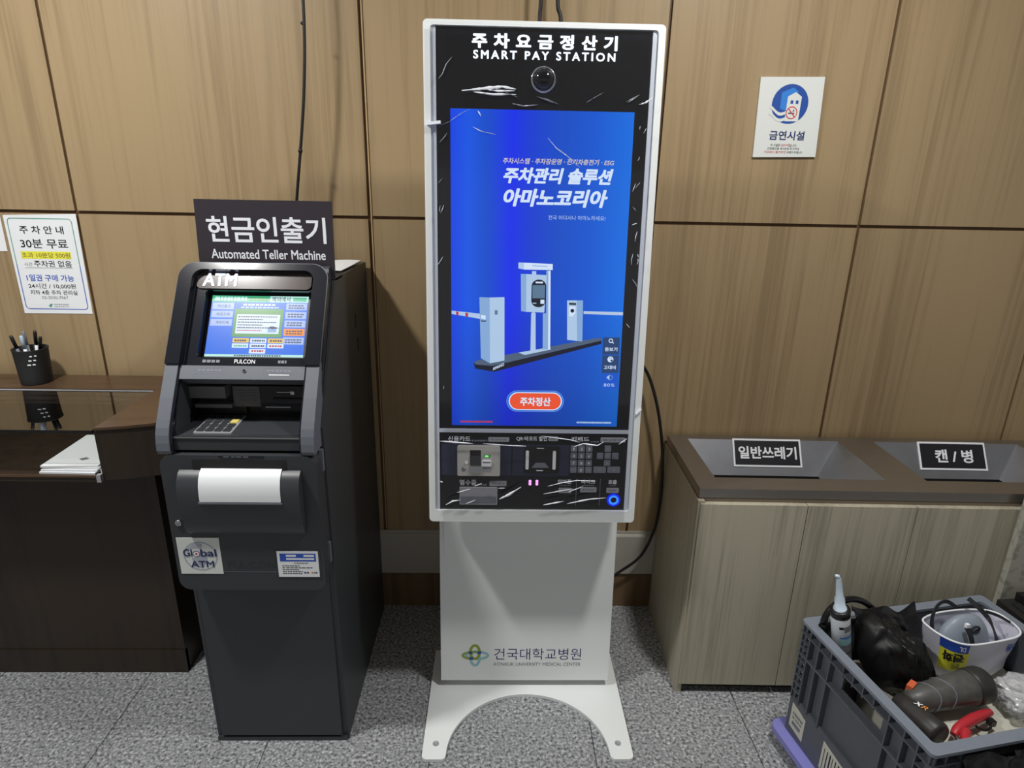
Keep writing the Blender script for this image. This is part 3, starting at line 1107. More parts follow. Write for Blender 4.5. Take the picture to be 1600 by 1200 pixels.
# display with its picture
mb = MB()
mb.rect(-0.2108, 0.2115, 0.2625, 1.0155, -0.0036, 'display_blue', K_)
n0 = -0.0034
ART = [
    ('px_pale', [(-0.2099, 0.5545), (-0.1267, 0.5467), (-0.1266, 0.533), (-0.2099, 0.5463)]),
    ('px_red', [(-0.199, 0.5527), (-0.1931, 0.552), (-0.1932, 0.5434), (-0.199, 0.5441)]),
    ('px_red', [(-0.1764, 0.5503), (-0.1697, 0.5496), (-0.1697, 0.5398), (-0.1764, 0.5409)]),
    ('px_pale', [(0.1135, 0.558), (0.2113, 0.5567), (0.2113, 0.5489), (0.1138, 0.551)]),
    ('px_orange_white', [(0.1136, 0.5549), (0.2113, 0.5534), (0.2113, 0.552), (0.1137, 0.5537)]),
    ('px_grey', [(-0.1557, 0.4267), (-0.1418, 0.433), (0.1529, 0.4924), (0.163, 0.4894), (0.1612, 0.4853), (-0.1078, 0.418), (-0.1497, 0.4207)]),
    ('px_navy', [(-0.1557, 0.4255), (-0.1497, 0.4207), (-0.1078, 0.418), (0.1612, 0.4853), (0.1616, 0.4773), (-0.1037, 0.4029), (-0.1516, 0.4105)]),
    ('px_white2', [(-0.0446, 0.4524), (0.0188, 0.4641), (0.0379, 0.4616), (-0.0286, 0.4466)]),
    ('px_pale', [(-0.0156, 0.6527), (-0.0052, 0.6528), (-0.005, 0.6433), (-0.0154, 0.6431)]),
    ('px_pale', [(-0.0151, 0.5515), (-0.0093, 0.5543), (-0.0042, 0.5516), (-0.0017, 0.455), (-0.0148, 0.4548)]),
    ('px_shade', [(0.0135, 0.5507), (0.0221, 0.552), (0.0248, 0.4614), (0.0157, 0.4613)]),
    ('px_shade', [(0.0191, 0.6544), (0.0241, 0.6544), (0.0292, 0.4615), (0.024, 0.4614)]),
    ('px_white', [(0.0241, 0.6544), (0.0295, 0.6545), (0.0344, 0.4615), (0.0292, 0.4615)]),
    ('px_shade', [(-0.0425, 0.6458), (-0.029, 0.6456), (-0.0278, 0.554), (-0.0399, 0.5558)]),
    ('px_white2', [(-0.029, 0.6456), (0.0206, 0.6437), (0.017, 0.5531), (-0.0278, 0.554)]),
    ('px_pale', [(-0.0489, 0.673), (-0.0354, 0.6724), (-0.035, 0.6562), (-0.0486, 0.6586)]),
    ('px_white', [(-0.0354, 0.6724), (0.0341, 0.6705), (0.0345, 0.6561), (-0.035, 0.6562)]),
    ('px_shade', [(-0.0148, 0.6667), (0.0215, 0.6654), (0.0215, 0.6635), (-0.0148, 0.6648)]),
    ('px_navy', rrect(-0.0157, 0.0200, 0.566, 0.6327, 0.0165, 8)),
    ('px_steel', [(-0.0137, 0.6194), (0.0172, 0.6199), (0.0172, 0.5878), (-0.0129, 0.5874)]),
    ('px_white', [(-0.006, 0.6278), (0.0115, 0.6278), (0.0115, 0.6238), (-0.006, 0.6238)]),
    ('px_white', [(0.007, 0.5845), (0.0165, 0.5845), (0.0165, 0.5745), (0.007, 0.5745)]),
    ('px_white2', [(-0.012, 0.5765), (-0.003, 0.5765), (-0.003, 0.5745), (-0.012, 0.5745)]),
    ('px_shade', [(-0.1422, 0.5882), (-0.1173, 0.5878), (-0.1151, 0.4244), (-0.1378, 0.4371)]),
    ('px_white2', [(-0.1173, 0.5878), (-0.0811, 0.5891), (-0.0789, 0.4317), (-0.1151, 0.4244)]),
    ('px_steel', [(-0.1045, 0.5568), (-0.0975, 0.5569), (-0.0974, 0.5464), (-0.1044, 0.5463)]),
    ('px_grey', [(-0.1395, 0.532), (-0.1255, 0.532), (-0.1255, 0.528), (-0.1375, 0.528)]),
    ('px_white', [(-0.1267, 0.5435), (-0.1385, 0.5455), (-0.1385, 0.537), (-0.1267, 0.5335)]),
    ('px_white2', [(0.0721, 0.5836), (0.1112, 0.5842), (0.1136, 0.4827), (0.0757, 0.4862)]),
    ('px_shade', [(0.0955, 0.584), (0.1112, 0.5842), (0.1136, 0.4827), (0.1008, 0.4837)]),
    ('px_darkgreen', [(0.077, 0.5782), (0.0946, 0.5777), (0.0944, 0.5723), (0.0772, 0.5728)]),
    ('px_white', [(0.0773, 0.5693), (0.0934, 0.5687), (0.0933, 0.5519), (0.0853, 0.5439), (0.0782, 0.5458)]),
    ('px_navy', circ(0.0858, 0.5585, 0.0048, 16)),
    ('px_cellgrey', [(0.1648, 0.4934), (0.2064, 0.494), (0.207, 0.4509), (0.1652, 0.4503)]),
    ('px_cellgrey', [(0.1655, 0.4483), (0.2071, 0.4488), (0.208, 0.4039), (0.1655, 0.4034)]),
    ('px_cellblue', [(0.1654, 0.4018), (0.2073, 0.4023), (0.2075, 0.3626), (0.1657, 0.3621)]),
    ('px_white', circ(0.186, 0.4385, 0.0075, 20)),
    ('px_cellgrey', circ(0.189, 0.4355, 0.003, 12)),
    ('px_cellgrey', circ(0.184, 0.4415, 0.0012, 8)),
    ('px_cellgrey', circ(0.188, 0.4425, 0.0012, 8)),
    ('px_pale', [(0.179, 0.3945), (0.182, 0.3945), (0.186, 0.398), (0.186, 0.386), (0.182, 0.3895), (0.179, 0.3895)]),
    ('px_shade', rrect(-0.0722, 0.0728, 0.3005, 0.3555, 0.0272, 8)),
    ('px_blue', rrect(-0.0712, 0.0718, 0.3015, 0.3545, 0.0262, 8)),
    ('px_white', rrect(-0.0668, 0.0685, 0.3045, 0.3515, 0.0234, 8)),
    ('px_button', rrect(-0.0640, 0.0655, 0.3070, 0.3490, 0.0208, 8)),
]
for i, (m, pts) in enumerate(ART):
    mb.poly(pts, n0 + i * 0.00003, m, K_)
n1 = n0 + len(ART) * 0.00003 + 0.0001
mb.ring(circ(0.1845, 0.4855, 0.0055, 20), circ(0.1845, 0.4855, 0.0034, 20), n1, 'px_white', K_)
mb.poly([(0.187, 0.4825), (0.1885, 0.4838), (0.1925, 0.4795), (0.191, 0.478)], n1, 'px_white', K_)
mb.ring(circ(0.187, 0.392, 0.0068, 20), circ(0.187, 0.392, 0.0057, 20), n1, 'px_shade', K_)
mb.text('돋보기', 0.1708, 0.2018, 0.459, 0.469, n1, 'px_white', K_, bold=0.02)
mb.text('고대비', 0.1704, 0.2003, 0.413, 0.423, n1, 'px_white', K_, bold=0.02)
mb.text('80%', 0.1725, 0.1995, 0.3685, 0.3765, n1, 'px_pale', K_, bold=0.01, space=1.2)
mb.text('주차정산', -0.0378, 0.0396, 0.3155, 0.3385, n1, 'px_white', K_, bold=0.035)
mb.text('주차시스템 · 주차장운영 · 전기차충전기 · ESG', -0.0895, 0.1703, 0.898, 0.911, n1, 'px_orange_white', K_, bold=0.02, shear=0.2)
mb.text('주차관리 솔루션', -0.088, 0.1698, 0.8545, 0.8905, n1, 'px_white', K_, bold=0.045, shear=0.22)
mb.text('아마노코리아', -0.087, 0.1592, 0.8025, 0.8435, n1, 'px_white', K_, bold=0.045, shear=0.22)
mb.text('전국 어디서나 아마노하세요!', 0.0202, 0.1558, 0.7735, 0.784, n1, 'px_pale', K_)
SK = Frame(K_(-0.1075, 0.4062, 0), K_.u * 0.905 + K_.v * 0.42, K_.v * 0.95 - K_.u * 0.1)
mb.text('AMANO', 0.0, 0.031, 0.0, 0.0075, n1, 'px_white', SK, bold=0.03)
mb.bars(-0.189, -0.106, 0.2705, 0.2748, n1, 'px_red', K_, 22, 3)
mb.bars(0.1078, 0.1966, 0.2712, 0.2755, n1, 'px_white2', K_, 24, 5)
part_label(mb.build('display', kiosk), 'big lit screen with a blue parking advertisement')

# lower control panel
mb = MB()
mb.prism(rrect(-0.2425, 0.2425, 0.0325, 0.2445, 0.001, 1), -0.011, -0.004, 'black_gloss', K_)
n2 = -0.0036
mb.rect(-0.238, -0.0575, 0.1265, 0.2120, n2, 'panel_navy', K_)
mb.rect(-0.0545, 0.093, 0.1265, 0.2120, n2, 'panel_navy', K_)
for t, u0, u1, v0, v1 in (('신용카드', -0.221, -0.163, 0.2195, 0.233), ('QR·바코드 할인', -0.0455, 0.0335, 0.2215, 0.2345), ('키패드', 0.0961, 0.1425, 0.2220, 0.2345),
                          ('영수증', -0.1915, -0.1475, 0.0990, 0.1150)):
    mb.text(t, u0, u1, v0, v1, n2 + 0.0002, 'ink_white', K_, bold=0.016)
for t, u0, u1 in (('이어폰', 0.0655, 0.1011), ('마이크', 0.1275, 0.1633), ('호출', 0.1979, 0.2205)):
    mb.text(t, u0, u1, 0.1055, 0.1172, n2 + 0.0002, 'ink_white', K_, bold=0.016)
    mb.bars(u0 + 0.003, u1 - 0.002, 0.1000, 0.1020, n2 + 0.0002, 'ink_grey', K_, 5, 3)
mb.bars(-0.160, -0.120, 0.2195, 0.2235, n2 + 0.0002, 'ink_grey', K_, 5, 8)
mb.bars(0.147, 0.168, 0.2195, 0.2235, n2 + 0.0002, 'ink_grey', K_, 4, 8)
mb.bars(-0.145, -0.117, 0.0985, 0.1030, n2 + 0.0002, 'ink_grey', K_, 4, 6)
for u in (0.1145, 0.177):
    mb.rect(u - 0.0006, u + 0.0006, 0.044, 0.120, n2 + 0.0002, 'ink_grey', K_)
ctl = mb.build('control_panel', kiosk)
for i, (u0, u1, v0, v1) in enumerate(((-0.1174, -0.0635, 0.2190, 0.2312), (0.037, 0.062, 0.2225, 0.2345), (0.172, 0.236, 0.2203, 0.2335), (-0.1135, -0.0690, 0.0978, 0.1120), (0.068, 0.1021, 0.0796, 0.0937), (0.125, 0.1678, 0.0819, 0.0959), (0.1941, 0.2269, 0.0806, 0.0947))):
    mb = MB()
    mb.prism(rrect(u0, u1, v0, v1, 0.002, 3), -0.004, -0.0028, 'plate_grey', K_)
    mb.bars(u0 + 0.006, u1 - 0.005, v0 + 0.0045, v1 - 0.0045, -0.0027, 'btn_grey', K_, 4, i)
    mb.build('braille_plate', ctl)
mb = MB()
mb.prism(rrect(-0.1965, -0.0865, 0.1285, 0.2095, 0.004, 4), -0.004, 0.006, 'reader_silver', K_, 0.002)
mb.prism(rrect(-0.164, -0.136, 0.160, 0.199, 0.001, 1), 0.005, 0.0066, 'black_matt', K_)
mb.prism(rrect(-0.164, -0.136, 0.158, 0.184, 0.001, 1), 0.005, 0.009, 'key_dark', K_, 0.001)
mb.prism(rrect(-0.167, -0.133, 0.138, 0.156, 0.003, 3), 0.005, 0.010, 'chrome', K_, 0.002)
mb.prism(rrect(-0.134, -0.109, 0.156, 0.172, 0.002, 3), 0.005, 0.010, 'ink_white', K_, 0.001)
mb.rect(-0.131, -0.111, 0.166, 0.1685, 0.0103, 'black_matt', K_)
mb.rect(-0.130, -0.109, 0.140, 0.155, 0.0066, 'plate_grey', K_)
mb.prism(circ(-0.173, 0.165, 0.0035, 14), 0.005, 0.009, 'ink_white', K_)
mb.poly([(-0.187, 0.145), (-0.183, 0.155), (-0.179, 0.148), (-0.173, 0.150), (-0.176, 0.142), (-0.181, 0.139)], 0.0064, 'btn_grey', K_)
rd = part_label(mb.build('card_slot', ctl), 'silver card reader')
mb = MB()
mb.rect(-0.129, -0.112, 0.179, 0.187, 0.0063, 'ink_green', K_)
mb.rect(-0.1255, -0.1165, 0.1805, 0.185, 0.0066, 'led_green', K_)
part_label(mb.build('status_light', rd), 'green lit window')
mb = MB()
mb.prism(rrect(-0.0235, 0.0665, 0.1355, 0.2075, 0.003, 3), -0.004, -0.001, 'black_plastic', K_, 0.001)
mb.prism(rrect(-0.0125, 0.055, 0.142, 0.2025, 0.002, 3), -0.004, -0.0006, 'black_matt', K_)
for u in (-0.0175, 0.0525):
    mb.prism(rrect(u - 0.004 + 0.001, u + 0.004 + 0.001, 0.146, 0.1965, 0.0025, 3), -0.003, 0.002, 'ink_white', K_, 0.001)
mb.rect(0.008, 0.026, 0.2025, 0.2045, 0.0004, 'ink_white', K_)
mb.rect(0.008, 0.025, 0.1415, 0.1440, 0.0004, 'ink_white', K_)
mb.poly([(-0.005, 0.150), (0.041, 0.150), (0.030, 0.164), (0.006, 0.164)], 0.0002, 'btn_grey', K_)
mb.build('code_scanner', ctl)
keys = [('1', '2', '3'), ('4', '5', '6'), ('7', '8', '9'), ('', '0', '')]
for r in range(4):
    for c in range(3):
        mb = MB()
        u0, v1 = 0.0955 + c * 0.0198 + 0.0002 * r, 0.2112 - r * 0.0193
        mb.prism(rrect(u0, u0 + 0.0165, v1 - 0.0165, v1, 0.0015, 2), -0.004, -0.0015, 'btn_grey', K_, 0.0006)
        if keys[r][c]:
            mb.text(keys[r][c], u0 + (0.0068 if keys[r][c] == '1' else 0.0060), u0 + (0.0095 if keys[r][c] == '1' else 0.0110), v1 - 0.013, v1 - 0.0055, -0.0012, 'ink_white', K_, bold=0.02)
        else:
            mb.bars(u0 + 0.004, u0 + 0.013, v1 - 0.010, v1 - 0.007, -0.0012, 'plate_grey', K_, 3, r)
        mb.build('number_key', ctl)
for u0, u1, v0, v1 in ((0.1837, 0.2002, 0.195, 0.2115), (0.1642, 0.1805, 0.175, 0.1915), (0.1843, 0.2005, 0.1755, 0.192), (0.2040, 0.2205, 0.175, 0.1915), (0.1835, 0.2, 0.1565, 0.1725), (0.157, 0.1895, 0.137, 0.1535), (0.1935, 0.2265, 0.1375, 0.1535)):
    mb = MB()
    mb.prism(rrect(u0, u1, v0, v1, 0.0015, 2), -0.004, -0.0015, 'btn_grey', K_, 0.0006)
    mb.rect((u0 + u1) / 2 - 0.003, (u0 + u1) / 2 + 0.003, (v0 + v1) / 2 - 0.001, (v0 + v1) / 2 + 0.001, -0.0012, 'plate_grey', K_)
    mb.build('arrow_key', ctl)
mb = MB()
mb.prism(rrect(-0.1915, -0.0925, 0.047, 0.0945, 0.002, 3), -0.004, 0.002, 'plate_grey', K_, 0.001)
mb.rect(-0.188, -0.096, 0.050, 0.070, 0.0023, 'btn_grey', K_)
mb.rect(-0.188, -0.096, 0.0478, 0.0492, 0.0026, 'ink_lightgrey', K_)
part_label(mb.build('receipt_flap', ctl), 'grey receipt flap')
for u in (-0.0075, 0.0105):
    mb = MB()
    mb.prism(rrect(u - 0.0036, u + 0.0036, 0.1005, 0.1075, 0.003, 5), -0.004, -0.0022, 'led_pink', K_)
    part_label(mb.build('indicator_light', ctl), 'pink glowing light')
    mb = MB()
    mb.prism(rrect(u - 0.0036, u + 0.0036, 0.1078, 0.1150, 0.003, 5), -0.004, -0.0022, 'led_pink', K_)
    part_label(mb.build('indicator_light', ctl), 'pink glowing light')
mb = MB()
mb.ringprism(circ(0.2142, 0.061, 0.013, 32), circ(0.2142, 0.061, 0.008, 32), -0.004, -0.001, 'led_blue', K_)
mb.ringprism(circ(0.2142, 0.061, 0.018, 32), circ(0.2142, 0.061, 0.013, 32), -0.004, -0.0018, 'led_deep', K_)
mb.poly(circ(0.2142, 0.061, 0.009, 32), -0.0025, 'black_plastic', K_)
part_label(mb.build('call_button', ctl), 'round button in a glowing blue ring')

# clear protective film still on the front, with its creases
mb = MB()


def filmpt(a, c):
    u, v = -0.252 + 0.504 * a, 0.030 + 1.158 * c
    h = noise.fractal(Vector((u * 7, v * 7, 3.1)), 0.9, 2.1, 3) * 0.0015
    edge = min(a, 1 - a, c, 1 - c)
    return K_(u, v, 0.0155 + (h if edge > 0.02 else h * 0.4))


mb.grid(filmpt, 46, 100, 'thin_film')
film = part_label(mb.build('protective_film', kiosk), 'clear creased plastic film over the front')


def crease(pts, w, seed=0, h=0.006):
    """a pinched fold of film: a thin tent-shaped ribbon along the line"""
    rnd = random.Random(seed)
    P = []
    for i in range(len(pts) - 1):
        for k in range(5):
            t = k / 5
            P.append((pts[i][0] + (pts[i + 1][0] - pts[i][0]) * t, pts[i][1] + (pts[i + 1][1] - pts[i][1]) * t))
    P.append(pts[-1])
    n = len(P)
    vs, fs = [], []
    for i, (u, v) in enumerate(P):
        j, q = max(i - 1, 0), min(i + 1, n - 1)
        du, dv = P[q][0] - P[j][0], P[q][1] - P[j][1]
        l = math.hypot(du, dv) or 1
        pu, pv = -dv / l, du / l
        s = math.sin(math.pi * (0.06 + 0.88 * i / (n - 1)))
        ww = w * s * rnd.uniform(0.55, 1.25)
        b = 0.0165
        vs += [K_(u + pu * ww, v + pv * ww, b), K_(u + pu * ww * 0.2, v + pv * ww * 0.2, b + h * s), K_(u - pu * ww, v - pv * ww, b)]
    for i in range(n - 1):
        a = i * 3
        fs += [[a, a + 1, a + 4, a + 3], [a + 1, a + 2, a + 5, a + 4]]
    mb = MB()
    mb.add(vs, fs, 'film_crease', True)
    mb.build('film_crease', film)


CR = [
    ([(-0.1836, 1.0492), (-0.1504, 1.0526), (-0.1215, 1.0559), (-0.0925, 1.0592), (-0.062, 1.0545)], 0.0034),
    ([(-0.1576, 1.0471), (-0.1141, 1.0426), (-0.0618, 1.0437)], 0.0026),
    ([(-0.125, 1.052), (-0.10, 1.050), (-0.065, 1.051)], 0.0022),
    ([(-0.2305, 0.9763), (-0.2114, 0.9836), (-0.1866, 1.0005), (-0.1647, 1.0118)], 0.0007),
    ([(-0.1473, 1.0081), (-0.1399, 0.996)], 0.0020),
    ([(-0.1588, 0.9737), (-0.1397, 0.9644), (-0.1059, 0.9582)], 0.0010),
    ([(0.0121, 0.9537), (0.0321, 0.9318), (0.0579, 0.9154), (0.0887, 0.8906)], 0.0011),
    ([(-0.236, 1.072), (-0.2267, 1.0829), (-0.2179, 1.103), (-0.205, 1.1177)], 0.0009),
    ([(-0.0702, 1.0247), (-0.0439, 1.0198), (-0.0119, 1.0232)], 0.0012),
    ([(0.2165, 1.028), (0.2309, 1.0323), (0.2477, 1.0449)], 0.0022),
    ([(0.2162, 0.7641), (0.2282, 0.7688)], 0.0013),
    ([(-0.2401, 0.2258), (-0.2009, 0.2228), (-0.155, 0.2198)], 0.0026),
    ([(-0.1304, 0.2201), (-0.0565, 0.2156), (-0.0202, 0.2143)], 0.0016),
    ([(0.0169, 0.2422), (0.0913, 0.2326), (0.1163, 0.226)], 0.0012),
    ([(0.1002, 0.2137), (0.1247, 0.2226), (0.1613, 0.2178), (0.1773, 0.2283)], 0.0018),
    ([(0.2157, 0.2218), (0.2363, 0.2376)], 0.0014),
    ([(-0.2266, 0.0518), (-0.2081, 0.0627), (-0.188, 0.0665)], 0.0022),
    ([(-0.0875, 0.0691), (-0.0626, 0.0818), (-0.0312, 0.1036)], 0.0034),
    ([(0.0374, 0.1059), (0.0706, 0.1151), (0.1122, 0.1226), (0.1625, 0.1212)], 0.0014),
    ([(0.0263, 0.0844), (0.063, 0.0918), (0.1047, 0.0993)], 0.0010),
    ([(0.0271, 0.0537), (0.0556, 0.0594), (0.0807, 0.065)], 0.0020),
    ([(0.0894, 0.0578), (0.1229, 0.0653), (0.148, 0.0709), (0.19, 0.0749)], 0.0024),
    ([(-0.2411, 0.1178), (-0.2328, 0.1143)], 0.0018),
    ([(0.2132, 0.84), (0.2196, 0.8589)], 0.0007),
]
rc = random.Random(21)
for i in range(30):
    sd = i % 5
    u = (rc.uniform(-0.238, -0.216), rc.uniform(0.217, 0.24), rc.uniform(0.217, 0.24), rc.uniform(-0.22, 0.22), rc.uniform(-0.19, 0.20))[sd]
    v = (rc.uniform(0.3, 1.0), rc.uniform(0.3, 1.0), rc.uniform(0.5, 1.12), rc.uniform(1.022, 1.045), rc.uniform(0.06, 0.125))[sd]
    an = (1.3, 1.2, 1.9, 0.1, 0.25)[sd] + rc.uniform(-0.5, 0.5)
    ln = rc.uniform(0.008, 0.032) * (1.5 if sd > 2 else 1)
    CR.append(([(u - ln / 2 * math.cos(an), v - ln / 2 * math.sin(an)), (u + rc.uniform(-0.002, 0.002), v), (u + ln / 2 * math.cos(an), v + ln / 2 * math.sin(an))], rc.uniform(0.0004, 0.0010)))
for i, (p, w) in enumerate(CR):
    crease(p, w, i, 0.003)
mb = MB()
mb.prism([(-0.2625, 0.9755), (-0.2315, 0.979), (-0.2315, 0.9855), (-0.2625, 0.982)], 0.004, 0.018, 'film_crease', K_, 0.002)
part_label(mb.build('film_tab', film), 'white pull tab at the film edge')
mb = MB()
mb.prism([(0.2585, 0.297), (0.2705, 0.312), (0.2685, 0.315), (0.2565, 0.300)], 0.004, 0.010, 'film_crease', K_, 0.001)
part_label(mb.build('film_tab', film), 'white pull tab at the film edge')

# ------------------------------------------------------------------ waste station
wx = thing('waste_station', (0.575, -0.016, 0), 'long pale wood waste cabinet with two labelled steel openings', 'waste cabinet', rotz=math.radians(-1.1))
WM = W[wx]


class LF(Frame):
    pass


def wfr(o, u, v):
    R = WM.to_3x3()
    return Frame(WM @ Vector(o), R @ Vector(u), R @ Vector(v))


WF = wfr((0, 0, 0), (1, 0, 0), (0, 1, 0))
WV = wfr((0, 0, 0), (1, 0, 0), (0, 0, 1))
LEN = 1.225
mb = MB()
mb.box(0.0, 0.018, -0.400, 0.0, 0.0, 0.668, 'pale_wood', 0.001, 1, fr=WF)
mb.box(LEN - 0.018, LEN, -0.400, 0.0, 0.0, 0.668, 'pale_wood', 0.001, 1, fr=WF)
mb.box(0.018, LEN - 0.018, -0.02, 0.0, 0.03, 0.668, 'pale_wood', fr=WF)
mb.box(0.018, LEN - 0.018, -0.38, -0.02, 0.03, 0.045, 'pale_wood', fr=WF)
carc = mb.build('carcass', wx)
mb = MB()
mb.box(0.018, LEN - 0.018, -0.375, -0.360, 0.0, 0.034, 'toe_kick', fr=WF)
mb.build('toe_kick', wx)
mb = MB()
mb.box(0.004, LEN - 0.004, -0.3883, -0.368, 0.640, 0.6735, 'rail_brown', fr=WF)
mb.build('front_rail', wx)
sx = [0.006, 0.3065, 0.6145, 0.920, LEN - 0.002]
for i in range(4):
    mb = MB()
    mb.box(sx[i] + 0.0012, sx[i + 1] - 0.0012, -0.406, -0.3885, 0.036, 0.6605, 'pale_wood', 0.0006, 1, fr=WF)
    mb.build('door', wx)
# steel top with two sloped openings
H1, H2 = (0.064, 0.565), (0.684, 1.165)
YB, YF = -0.034, -0.318
top = MB()
zt, zb = 0.701, 0.674
rows = [(0.006, H1[0], 0, 1), (H1[0], H1[1], 0, 0), (H1[1], H2[0], 0, 1), (H2[0], H2[1], 0, 0), (H2[1], LEN + 0.004, 0, 1)]
vsx = [0.004, H1[0], H1[1], H2[0], H2[1], LEN + 0.004]
vsy = [-0.390, YF, YB, 0.0]
for i in range(5):
    for j in range(3):
        if j == 1 and i in (1, 3):
            continue
        top.add([WF(vsx[i], vsy[j], zt), WF(vsx[i + 1], vsy[j], zt), WF(vsx[i + 1], vsy[j + 1], zt), WF(vsx[i], vsy[j + 1], zt)], [[0, 1, 2, 3]], 'stainless')
X0, X1 = vsx[0], vsx[-1]
c = [(X0, -0.390), (X1, -0.390), (X1, 0.0), (X0, 0.0)]
for i in range(4):
    a, b = c[i], c[(i + 1) % 4]
    top.add([WF(a[0], a[1], zb), WF(b[0], b[1], zb), WF(b[0], b[1], zt), WF(a[0], a[1], zt)], [[0, 1, 2, 3]], 'stainless')
top.add([WF(c[0][0], -0.390, zb), WF(c[1][0], -0.390, zb), WF(X1, -0.37, zb), WF(X0, -0.37, zb)], [[3, 2, 1, 0]], 'stainless')
steel_top = part_label(top.build('steel_top', wx), 'brushed steel top')
for (a, b), word, s0, s1 in ((H1, '일반쓰레기', 0.294, 0.746), (H2, '캔 / 병', 0.302, 0.768)):
    mb = MB()
    ins, zi = 0.078, 0.600
    T = [(a, YF), (b, YF), (b, YB), (a, YB)]
    B = [(a + ins, YF + 0.055), (b - ins, YF + 0.055), (b - ins, YB - 0.062), (a + ins, YB - 0.062)]
    for i in range(4):
        j = (i + 1) % 4
        mb.add([WF(*T[i], zt), WF(*T[j], zt), WF(*B[j], zi), WF(*B[i], zi)], [[3, 2, 1, 0]], 'stainless_bright')
        mb.add([WF(*B[i], zi), WF(*B[j], zi), WF(*B[j], zi - 0.15), WF(*B[i], zi - 0.15)], [[3, 2, 1, 0]], 'black_matt')
    mb.add([WF(*q, zi - 0.15) for q in B], [[0, 1, 2, 3]], 'black_matt')
    part_label(mb.build('chute', steel_top), 'sloped steel opening')
    sl = Vector((0, YB - (YB - 0.062), zt - zi))
    sf = wfr((0, YB, zt), (1, 0, 0), (0, 0.062, 0.101))
    u0, u1 = a + (b - a) * s0, a + (b - a) * s1
    mb = MB()
    mb.prism([(u0, -0.090), (u1, -0.090), (u1, 0.003), (u0, 0.003)], 0.0005, 0.003, 'ink_white', sf)
    mb.rect(u0 + 0.006, u1 - 0.006, -0.084, -0.003, 0.0033, 'sign_black', sf)
    w_ = u1 - u0
    if word[0] == '일':
        mb.text(word, u0 + 0.018, u1 - 0.016, -0.064, -0.022, 0.0037, 'ink_white', sf, bold=0.03)
    else:
        mb.text(word, u0 + w_ * 0.24, u0 + w_ * 0.80, -0.066, -0.022, 0.0037, 'ink_white', sf, bold=0.03)
    part_label(mb.build('sign_plate', steel_top), 'black plate with white Korean lettering')

# pale board at the right end of the cabinet
mb = MB()
mb.box(1.462, 1.80, -0.466, -0.446, 0.0, 0.80, 'speckled_stone', 0.002)
tag(mb.build('speckled_board', base=(1.63, -0.456, 0)), 'pale speckled board standing before the right end of the waste cabinet', 'board')

# ------------------------------------------------------------------ display desk on the left
desk = thing('display_desk', (-1.35, -0.23, 0), 'dark brown wooden desk with glass top and open display shelf', 'desk')


def edge_y(x):
    """slightly bowed front edge of the top"""
    return -0.462 + 0.0 if x < -1.12 else -0.462 + 0.90 * (x + 1.12) ** 2


XR = -0.80
mb = MB()
front = [(-1.033 + (XR + 1.033) * i / 10, edge_y(-1.033 + (XR + 1.033) * i / 10)) for i in range(11)]
mb.prism([(-1.033, -0.15)] + front + [(XR, -0.013), (-2.1, -0.013), (-2.1, -0.15)], 0.879, 0.886, 'desk_top_wood', FLAT, 0.0015, 1)
mb.build('desk_top', desk)
mb = MB()
af = [(-1.036 + (XR - 0.012 + 1.036) * i / 10, edge_y(-1.036 + (XR - 0.012 + 1.036) * i / 10) + 0.004) for i in range(11)]
mb.prism([(-1.036, -0.34)] + af + [(XR - 0.012, -0.34)], 0.735, 0.879, 'dark_wood', FLAT, 0.001, 1)
mb.build('front_apron', desk)
mb = MB()
mb.prism([(-2.1, -0.456), (-1.036, -0.456), (-1.036, -0.03), (-2.1, -0.03)], 0.733, 0.747, 'dark_wood', FLAT, 0.001, 1)
mb.box(-2.1, -1.036, -0.159, -0.145, 0.747, 0.879, 'dark_wood')
mb.build('display_shelf', desk)
mb = MB()
mb.box(-2.1, -1.037, -0.459, -0.454, 0.7465, 0.752, 'desk_top_wood', 0.001)
mb.box(-1.045, -1.034, -0.464, -0.452, 0.735, 0.756, 'plate_grey', 0.002)
mb.build('shelf_lip', desk)
mb = MB()
mb.box(-2.1, -0.971, -0.333, -0.013, 0.0, 0.735, 'dark_wood', 0.002)
mb.box(-2.1, -0.971, -0.337, -0.32, 0.0, 0.085, 'dark_wood', 0.001)
mb.build('desk_base', desk)
mb = MB()
mb.box(-2.1, -1.0335, -0.462, -0.150, 0.8735, 0.8815, 'desk_glass', 0.0008, 1)
part_label(mb.build('glass_top', desk), 'clear glass pane over the shelf')
mb = MB()
mb.box(-2.1, -1.0335, -0.1525, -0.1505, 0.8815, 0.8832, 'ink_lightgrey')
mb.build('glass_edge_trim', desk)

# leaflets on the shelf
LOBJ = []


def leaflet(name, x, y, z, w, d, rot, marks=False, mat='white_paper'):
    mb = MB()
    Ml = Matrix.Translation((x, y, 0)) @ Matrix.Rotation(rot, 4, 'Z')
    f = Frame(Ml @ Vector((0, 0, 0)), Ml.to_3x3() @ Vector((1, 0, 0)), Ml.to_3x3() @ Vector((0, 1, 0)))
    mb.prism([(0, 0), (w, 0), (w, d), (0, d)], z, z + 0.0052, mat, f, 0.0012, 1)
    if marks:
        for u, v in ((w * 0.60, d * 0.20), (w * 0.86, d * 0.42)):
            mb.poly([(u - 0.014, v), (u, v - 0.010), (u + 0.014, v), (u, v + 0.010)], z + 0.0056, 'ink_grey', f)
    return mb.build(name)


